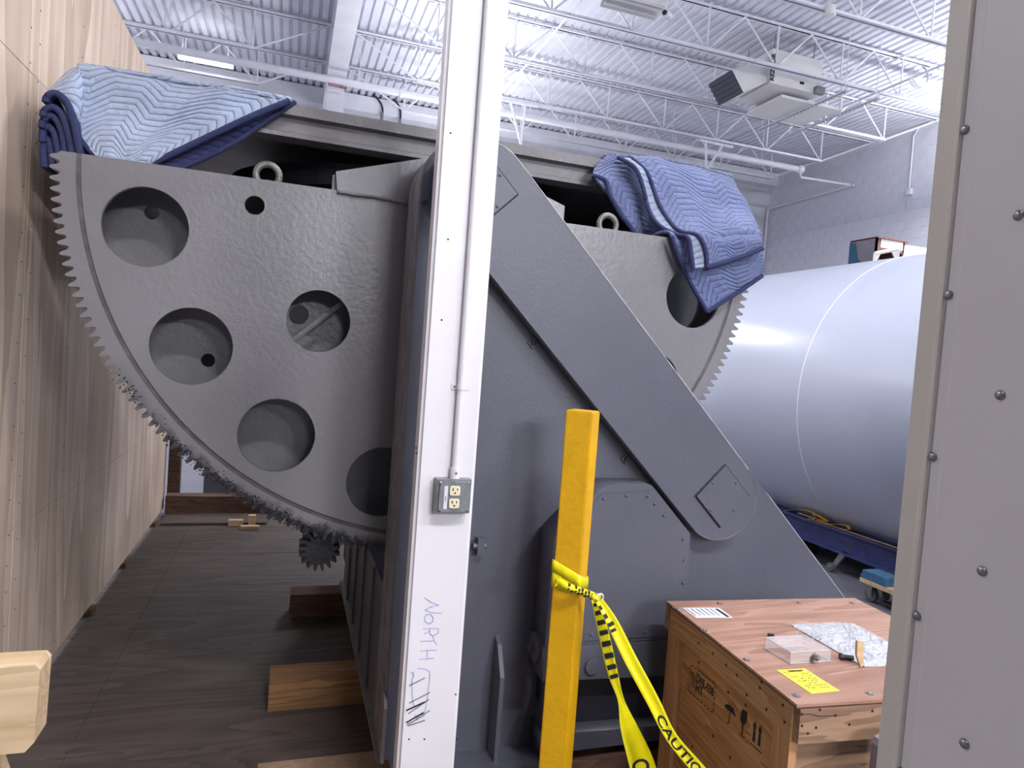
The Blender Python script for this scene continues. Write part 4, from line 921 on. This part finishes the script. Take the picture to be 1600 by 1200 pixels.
box('top_flange', (bx-.08, by0, zt_-.018), (bx+.08, by1, zt_), 'blue', bb, bevel=.003); box('web', (bx-.01, by0, zb_+.015), (bx+.01, by1, zt_-.018), 'blue', bb); box('bottom_flange', (bx-.08, by0, zb_), (bx+.08, by1, zb_+.015), 'blue', bb, bevel=.003)
for y in (2.9, 5.2, 7.8): tag(box('cradle_timber', (4.5, y, 0), (4.95, y+.2, zb_), 'darktimber', bevel=.006), 'short dark timber under the scuffed blue beam along the tank side', 'timber', 'timbers under the blue beam')
b2 = thing('blue_beam', 'second blue steel beam on the far side below the tank', 'beam', (6.43, 5.5, 0)); b2x = 2*TKX-4.66
box('top_flange', (b2x-.08, by0, zt_-.018), (b2x+.08, by1, zt_), 'blue', b2); box('web', (b2x-.01, by0, zb_+.015), (b2x+.01, by1, zt_-.018), 'blue', b2); box('bottom_flange', (b2x-.08, by0, zb_), (b2x+.08, by1, zb_+.015), 'blue', b2)
def ribbon(name, pts, w, mat, parent, side_=(1, 0, 0)):
    bm = bmesh.new(); rows = []
    for p in pts: rows.append([bm.verts.new(Vector(p)+Vector(side_)*w*s) for s in (-1, 1)])
    for a, b in zip(rows, rows[1:]): bm.faces.new((a[0], b[0], b[1], a[1]))
    o = fin(bm, name, mat, parent, True); md = o.modifiers.new('s', 'SOLIDIFY'); md.thickness = .003; return o
st = thing('ratchet_strap', 'yellow webbing strap bunched on top of the blue beam', 'strap', (4.65, 4.9, .38))
zt2 = zt_+.005
ribbon('webbing', spline([(4.625, 5.30, zt2), (4.62, 5.14, zt2+.045), (4.615, 4.99, zt2+.065), (4.62, 4.86, zt2+.045), (4.625, 4.78, zt2+.02), (4.625, 4.95, zt2+.012), (4.62, 5.13, zt2+.012)], 40), .026, 'strap', st)
ribbon('webbing', spline([(4.625, 4.9, zt2+.004), (4.62, 4.74, zt2+.01), (4.615, 4.62, zt2+.04), (4.615, 4.55, zt2+.045), (4.615, 4.52, zt2+.02), (4.615, 4.58, zt2+.005)], 30), .024, 'strap', st)
ribbon('webbing', spline([(4.61, 5.0, zt2), (4.605, 4.6, zt2+.004), (4.60, 4.3, zt2+.004), (4.60, 4.1, zt2+.006), (4.60, 3.8, zt2)], 30), .012, 'strap', st)
bm = bmesh.new(); tube(bm, [(4.59, 4.92+.02*math.cos(a*math.pi/6), zt2+.03+.02*math.sin(a*math.pi/6)) for a in range(13)], .005, 6, False); fin(bm, 'ring', 'rivet', st, True)
def dolly(label, x0, y0, pad):
    d = thing('dolly', label, 'dolly', (x0+.25, y0-.3, 0))
    box('deck', (x0, y0-.6, .135), (x0+.24, y0+.06, .165), 'pine', d, bevel=.004)
    for (x_, y_) in ((x0+.07, y0), (x0+.18, y0), (x0+.07, y0-.52), (x0+.18, y0-.52)):
        wh = pipe('wheel', ((x_-.018, y_, .05), (x_+.018, y_, .05)), .05, 'rubber', d, 20); pipe('hub', ((x_-.02, y_, .05), (x_+.02, y_, .05)), .024, 'rivet', wh, 14)
        bm = bmesh.new(); bbox(bm, (x_-.028, y_-.02, .045), (x_-.024, y_+.03, .133)); bbox(bm, (x_+.024, y_-.02, .045), (x_+.028, y_+.03, .133)); bbox(bm, (x_-.03, y_-.03, .128), (x_+.03, y_+.035, .134)); fin(bm, 'caster_fork', 'galv', d)
    return d
dl = dolly('low wooden dolly on casters beside the blue beam, near end', 4.25, 3.97, True)
pd = thing('blue_pad', 'folded blue pad lying on the wooden dolly', 'pad', (4.34, 3.9, .166))
box('pad_layer', (4.255, 3.80, .1665), (4.42, 4.03, .197), 'pad', pd, bevel=.008); box('pad_layer', (4.26, 3.81, .198), (4.415, 4.02, .228), 'pad', pd, bevel=.008)
cs = thing('caster_leg', 'metal bracket with a caster on the floor under the blue beam', 'caster', PZ(1300, 890, 0))
p = PZ(1298, 892, 0); pipe('wheel', ((p.x-.02, p.y, .036), (p.x+.02, p.y, .036)), .036, 'rubber', cs, 16)
slab('bracket', [(p.x+.03, p.y-.03, .06), (p.x+.03, p.y+.02, .06), (p.x+.03, p.y-.06, .19), (p.x+.03, p.y-.13, .19)], (.03, 0, 0), 'galv', cs); pipe('axle', ((p.x-.03, p.y, .04), (p.x+.05, p.y-.02, .06)), .012, 'galv', cs, 8)

# things stored on a rack behind the tank
rk = thing('storage_rack', 'tall steel storage rack standing behind the tank', 'rack', (9.2, 9.3, 0))
for x_ in (8.3, 10.6):
    for y_ in (8.5, 9.85): box('upright', (x_, y_, 0), (x_+.06, y_+.06, 3.30), 'galv', rk)
for z_ in (1.2, 2.3, 3.26): box('shelf', (8.3, 8.5, z_), (10.66, 9.91, z_+.04), 'galv', rk)
cbn = thing('brown_cabinet', 'brown open wooden cabinet half wrapped in blue film on the rack', 'cabinet', (9.1, 9.2, 3.3))
pA, pB, pC = PY(1311, 376, 9.0), PY(1365, 368, 9.0), PY(1415, 376, 9.0)
q0, q1, zt3 = Vector((9.12, 9.51, 0)), Vector((9.12, 8.95, 0)), 4.085
q2 = q1+Vector((.60, 0, 0)); q3 = q0+Vector((.60, 0, 0))
def vpanel(nm, a, b, z0, z1, th, mat):
    n_ = Vector((0, 0, 1)).cross(b-a).normalized()*th; return slab(nm, [a+LN*z0, b+LN*z0, b+LN*z1, a+LN*z1], n_, mat, cbn)
vpanel('side_board', q0, q1, 3.305, zt3-.01, .03, 'greyface'); vpanel('side_board', q3, q2, 3.305, zt3-.01, -.03, 'brown'); vpanel('back_board', q0, q3, 3.305, zt3-.01, -.02, 'brown')
vpanel('front_post', q1, q1.lerp(q2, .14), 3.305, zt3-.01, .03, 'brown'); vpanel('drawer_front', q1.lerp(q2, .16), q2, zt3-.17, zt3-.03, .02, 'heater'); vpanel('cross_rail', q1.lerp(q2, .14), q2, zt3-.22, zt3-.17, .03, 'brown')
slab('top_board', [q0+LN*zt3, q1+LN*zt3-Vector((0, .03, 0)), q2+LN*zt3+Vector((.06, -.02, 0)), q3+LN*zt3], -LN*.025, 'brown', cbn)
nf = Vector((0, 0, 1)).cross(q1-q0).normalized()*-.006
f_ = lambda t, z_: q0.lerp(q1, t)+LN*z_+nf
slab('blue_wrap', [f_(-.01, 3.31), f_(1.0, 3.31), f_(.98, 3.62), f_(.6, 3.66), f_(.35, 3.75), f_(.22, 4.03), f_(-.01, 4.05)], nf*.3, 'bluefilm', cbn)
wf = thing('equipment_stand', 'white metal stand frame with gusseted corners beside the brown cabinet', 'frame', PY(1385, 400, 8.65))
a, b = PY(1367, 396, 8.65), PY(1404, 389, 8.65); c, d = Vector((b.x, b.y, 3.335)), Vector((a.x, a.y, 3.335))
for s, e in ((a, b), (b, c), (a, d)): pipe('bar', (s, e), .03, 'heater', wf, 4)
for s, e, g_ in ((a, b, d), (b, a, c)): slab('gusset', [s, s.lerp(e, .3), s.lerp(g_, .45)], (0, .02, 0), 'heater', wf)
wbp = [PY(1406, 386, 9.3), PY(1418, 383, 9.3), PY(1450, 388, 9.3)]
tag(slab('wrapped_bundle', wbp+[Vector((wbp[2].x, 9.3, 3.302)), Vector((wbp[0].x, 9.3, 3.302))], (0, .3, 0), 'film'), 'bundle in clear wrap beside the white frame on the rack', 'bundle')

# =================================================================== RIGHT METAL PANEL
XQ = .73
pn = thing('metal_panel', 'large beige grey riveted metal panel wall close at the right edge', 'panel', (XQ, .3, 0))
prof = [(XQ, .640), (XQ-.0015, .617), (XQ-.003, .612), (XQ-.0015, .609), (XQ+.001, .606), (XQ+.001, .592), (XQ-.0, .588), (XQ-.0005, .40), (XQ-.0005, -1.2)]
bm = bmesh.new(); prism(bm, [(XQ, .640, 0), (XQ-.001, .617, 0), (XQ-.0035, .613, 0), (XQ-.0035, .609, 0), (XQ+.0005, .6065, 0), (XQ+.06, .6065, 0), (XQ+.06, .640, 0)], (0, 0, 2.3)); fin(bm, 'edge_trim', 'trim', pn)
bm = bmesh.new(); prism(bm, [(XQ+.0005, .606, 0), (XQ+.0005, .594, 0), (XQ-.0022, .589, 0), (XQ-.0022, -.2, 0), (XQ+.06, -.2, 0), (XQ+.06, .606, 0)], (0, 0, 2.3)); fin(bm, 'panel_sheet', 'panel', pn)
z0 = 1.952-.1915*9
for i in range(11):
    z = z0+.1915*i; bolt('rivet', (XQ+.0004, .6045-.0, z), (-1, 0, 0), .0055, .0042, 'rivet', pn, True, 14)
for i in range(11):
    z = 1.840+.192*(i-9); bolt('rivet', (XQ-.0022, .530, z), (-1, 0, 0), .0055, .0042, 'rivet', pn, True, 14)
cbp = [PY(x, y, 1.33) for x, y in ((1362, 1160), (1366, 1150), (1378, 1143), (1420, 1140))]
tag(slab('cloth_bundle', cbp+[Vector((cbp[-1].x, 1.33, 0)), Vector((cbp[0].x-.01, 1.33, 0))], (0, -.13, 0), 'greyface', bevel=.012), 'grey cloth bundle standing in front of the crate by the panel', 'bundle')

# =================================================================== MOVING BLANKETS
b1 = thing('pale_blanket', 'pale blue quilted moving blanket draped over the table by the plywood', 'blanket', PY(250, 180, 3.02))
def P1(x, y, Y_): return PY(x, y, Y_)
L_ = [(123, 104), (126, 140), (122, 180), (123, 214), (152, 247), (160, 268)]; R_ = [(452, 158), (402, 178), (346, 204), (290, 231), (238, 256), (225, 275)]
Ys_ = [3.07, 3.05, 3.03, 2.99, 2.95, 2.94]
grid = []
for (l, r_, yy) in zip(L_, R_, Ys_):
    grid.append([P1(l[0]+(r_[0]-l[0])*t, l[1]+(r_[1]-l[1])*t, yy-.02*math.sin(t*math.pi)) for t in (0, .25, .5, .75, 1)])
backrow = [p+Vector((0, .45, .02)) for p in grid[0]]; midrow = [p+Vector((0, .04, .008)) for p in grid[0]]
f1_ = cloth('front_flap', [backrow, midrow]+grid, 'q1', b1, 70, 60, .014, seed=1)
pipe('binding', [P1(x, y, yy-.012) for (x, y), yy in [((p.x, p.y), 3.06-.12*k/24) for k, p in enumerate(spline([Vector((*q, 0)) for q in R_], 24))]], .013, 'navy', b1, 8)
pipe('binding', [P1(p.x, p.y, 3.0-.06*k/14) for k, p in enumerate(spline([Vector((*q, 0)) for q in ((122, 207), (128, 222), (152, 247), (165, 266))], 14))], .011, 'navy', b1, 8)
# second layer below the front flap's diagonal edge
g2 = []
for k, (r_, yy) in enumerate(zip(R_, Ys_)):
    dx = (8, 20, 32, 36, 34, 34)[k]; g2.append([P1(r_[0]-40, r_[1], yy+.03), P1(r_[0]-10, r_[1]+2, yy+.03), P1(r_[0]+dx*.5, r_[1]+dx*.25, yy+.035), P1(r_[0]+dx, r_[1]+dx*.4, yy+.04)])
cloth('under_layer', g2, 'qd', b1, 24, 40, .012, seed=4)
pipe('binding', [g2[0][3].lerp(g2[0][3], 0)]+[p for p in spline([q[3]+Vector((0, -.01, 0)) for q in g2], 24)], .010, 'navy', b1, 8)
# folded side: pale top turn, then nested navy folds
cloth('side_turn', [[P1(121, 103, 3.06), P1(106, 110, 3.06), P1(88, 132, 3.06), P1(72, 156, 3.06)], [P1(125, 112, 3.03), P1(112, 124, 3.01), P1(98, 142, 3.0), P1(84, 152, 3.01)], [P1(126, 140, 3.03), P1(120, 150, 2.99), P1(110, 160, 2.98), P1(98, 160, 2.99)], [P1(122, 190, 3.03), P1(120, 195, 3.0), P1(117, 196, 2.98), P1(113, 192, 2.99)]], 'q1', b1, 30, 30, .012, seed=6)
folds = [([(71, 160), (74, 150), (88, 146), (104, 160), (114, 186), (120, 215), (126, 245), (132, 262)], 0), ([(67, 182), (70, 172), (84, 168), (97, 180), (106, 205), (112, 235), (116, 262)], 1), ([(65, 200), (68, 187), (80, 181), (91, 192), (99, 215), (104, 262)], 2), ([(67, 222), (67, 204), (76, 198), (85, 210), (90, 232), (94, 262)], 3), ([(70, 262), (68, 235), (72, 218), (78, 225), (82, 262)], 4)]
for pts, i in folds:
    path = spline([P1(x, y, 2.955+.012*i) for x, y in pts], 36)
    bm = bmesh.new(); rows = []
    for p in path: rows.append([bm.verts.new(p+Vector((0, dy, 0))) for dy in (0, .03, .12, .4)])
    for a, b in zip(rows, rows[1:]):
        for k in range(3): bm.faces.new((a[k], b[k], b[k+1], a[k+1]))
    o = fin(bm, 'navy_fold', 'navy', b1, True); md = o.modifiers.new('s', 'SOLIDIFY'); md.thickness = .022; md.offset = 0
    bm = bmesh.new(); tube(bm, path, .013, 8); fin(bm, 'fold_binding', 'navy', b1, True)
# blue blanket
b3 = thing('blue_blanket', 'blue quilted moving blanket draped over the sector end by the tank', 'blanket', PY(1090, 340, 2.8))
rowsA = [([(985, 247), (1035, 251), (1090, 263), (1145, 281)], 3.07), ([(1010, 268), (1060, 277), (1115, 291), (1160, 307)], 2.97), ([(1030, 320), (1080, 322), (1130, 328), (1173, 333)], 2.86), ([(1055, 358), (1098, 360), (1142, 358), (1183, 360)], 2.70), ([(1100, 382), (1128, 381), (1158, 377), (1188, 374)], 2.615), ([(1105, 418), (1135, 408), (1165, 398), (1192, 388)], 2.605)]
def gridpx(rs): return [[PY(x, y, yy) for x, y in r_] for r_, yy in rs]
gA = gridpx(rowsA); gA = [[p+Vector((0, .4, .015)) for p in gA[0]], [p+Vector((0, .05, .01)) for p in gA[0]]]+gA
cloth('upper_fold', gA, 'q2', b3, 60, 70, .014, seed=2, ripple=.004)
rowsB = [([(944, 247), (968, 246), (1000, 251), (1030, 256)], 3.09), ([(926, 272), (958, 272), (1000, 282), (1035, 290)], 3.03), ([(953, 302), (980, 310), (1012, 320), (1045, 325)], 2.95), ([(983, 352), (1005, 357), (1032, 362), (1062, 364)], 2.89), ([(995, 375), (1015, 378), (1038, 382), (1066, 384)], 2.875)]
gB = gridpx(rowsB); gB = [[p+Vector((0, .4, .0)) for p in gB[0]], [p+Vector((0, .04, .004)) for p in gB[0]]]+gB
cloth('left_flap', gB, 'q2', b3, 40, 60, .014, seed=3)
rowsC = [([(1046, 366), (1090, 366), (1140, 363), (1188, 362)], 2.652), ([(1062, 405), (1100, 405), (1150, 402), (1192, 396)], 2.645), ([(1082, 448), (1118, 440), (1155, 428), (1193, 415)], 2.64), ([(1105, 487), (1135, 467), (1165, 448), (1191, 431)], 2.64)]
gC = gridpx(rowsC); gC = [[gC[0][i]+Vector((0, .22, .0)) for i in range(4)], [gC[0][i]+Vector((0, .02, .012)) for i in range(4)]]+gC[1:]
cloth('lower_flap', gC, 'q2', b3, 48, 48, .012, seed=5, ripple=.003)
# pale lining strip between the two left bindings
ea = [(966, 246), (992, 262), (1004, 290), (1014, 328), (1030, 352), (1055, 366), (1075, 372), (1080, 398), (1083, 420)]; eb = [(988, 248), (1010, 268), (1021, 295), (1031, 321), (1048, 348), (1064, 362), (1090, 368), (1102, 390), (1105, 418)]
dep = [3.06, 2.95, 2.905, 2.845, 2.76, 2.68, 2.622, 2.598, 2.592]
gl = [[PY(a[0]+(b[0]-a[0])*t, a[1]+(b[1]-a[1])*t, d_-.012) for t in (0, .33, .66, 1)] for a, b, d_ in zip(ea, eb, dep)]
MA['q3'] = quilt('pale_lining_cloth', (142, 152, 172), (104, 116, 144))
cloth('lining_strip', gl, 'q3', b3, 10, 70, .008, seed=8, ripple=.001)
for e_, dd in ((ea, .018), (eb, .022)): pipe('binding', spline([PY(x, y, d_-dd) for (x, y), d_ in zip(e_, dep)], 50), .010, 'navy', b3, 8)
for pts, dd in (([(1105, 418), (1135, 409), (1165, 399), (1192, 388)], 2.595), ([(1049, 369), (1062, 405), (1082, 448), (1105, 487)], 2.63), ([(1105, 487), (1135, 468), (1165, 449), (1191, 431)], 2.63)):
    pipe('binding', spline([PY(x, y, dd) for x, y in pts], 24), .010, 'navy', b3, 8)
pipe('binding', spline([PY(x, y, d_-.012) for (x, y), d_ in zip(((926, 274), (947, 283), (954, 306), (970, 335), (986, 356), (998, 376)), (3.03, 2.99, 2.94, 2.91, 2.885, 2.87))], 30), .011, 'navy', b3, 8)
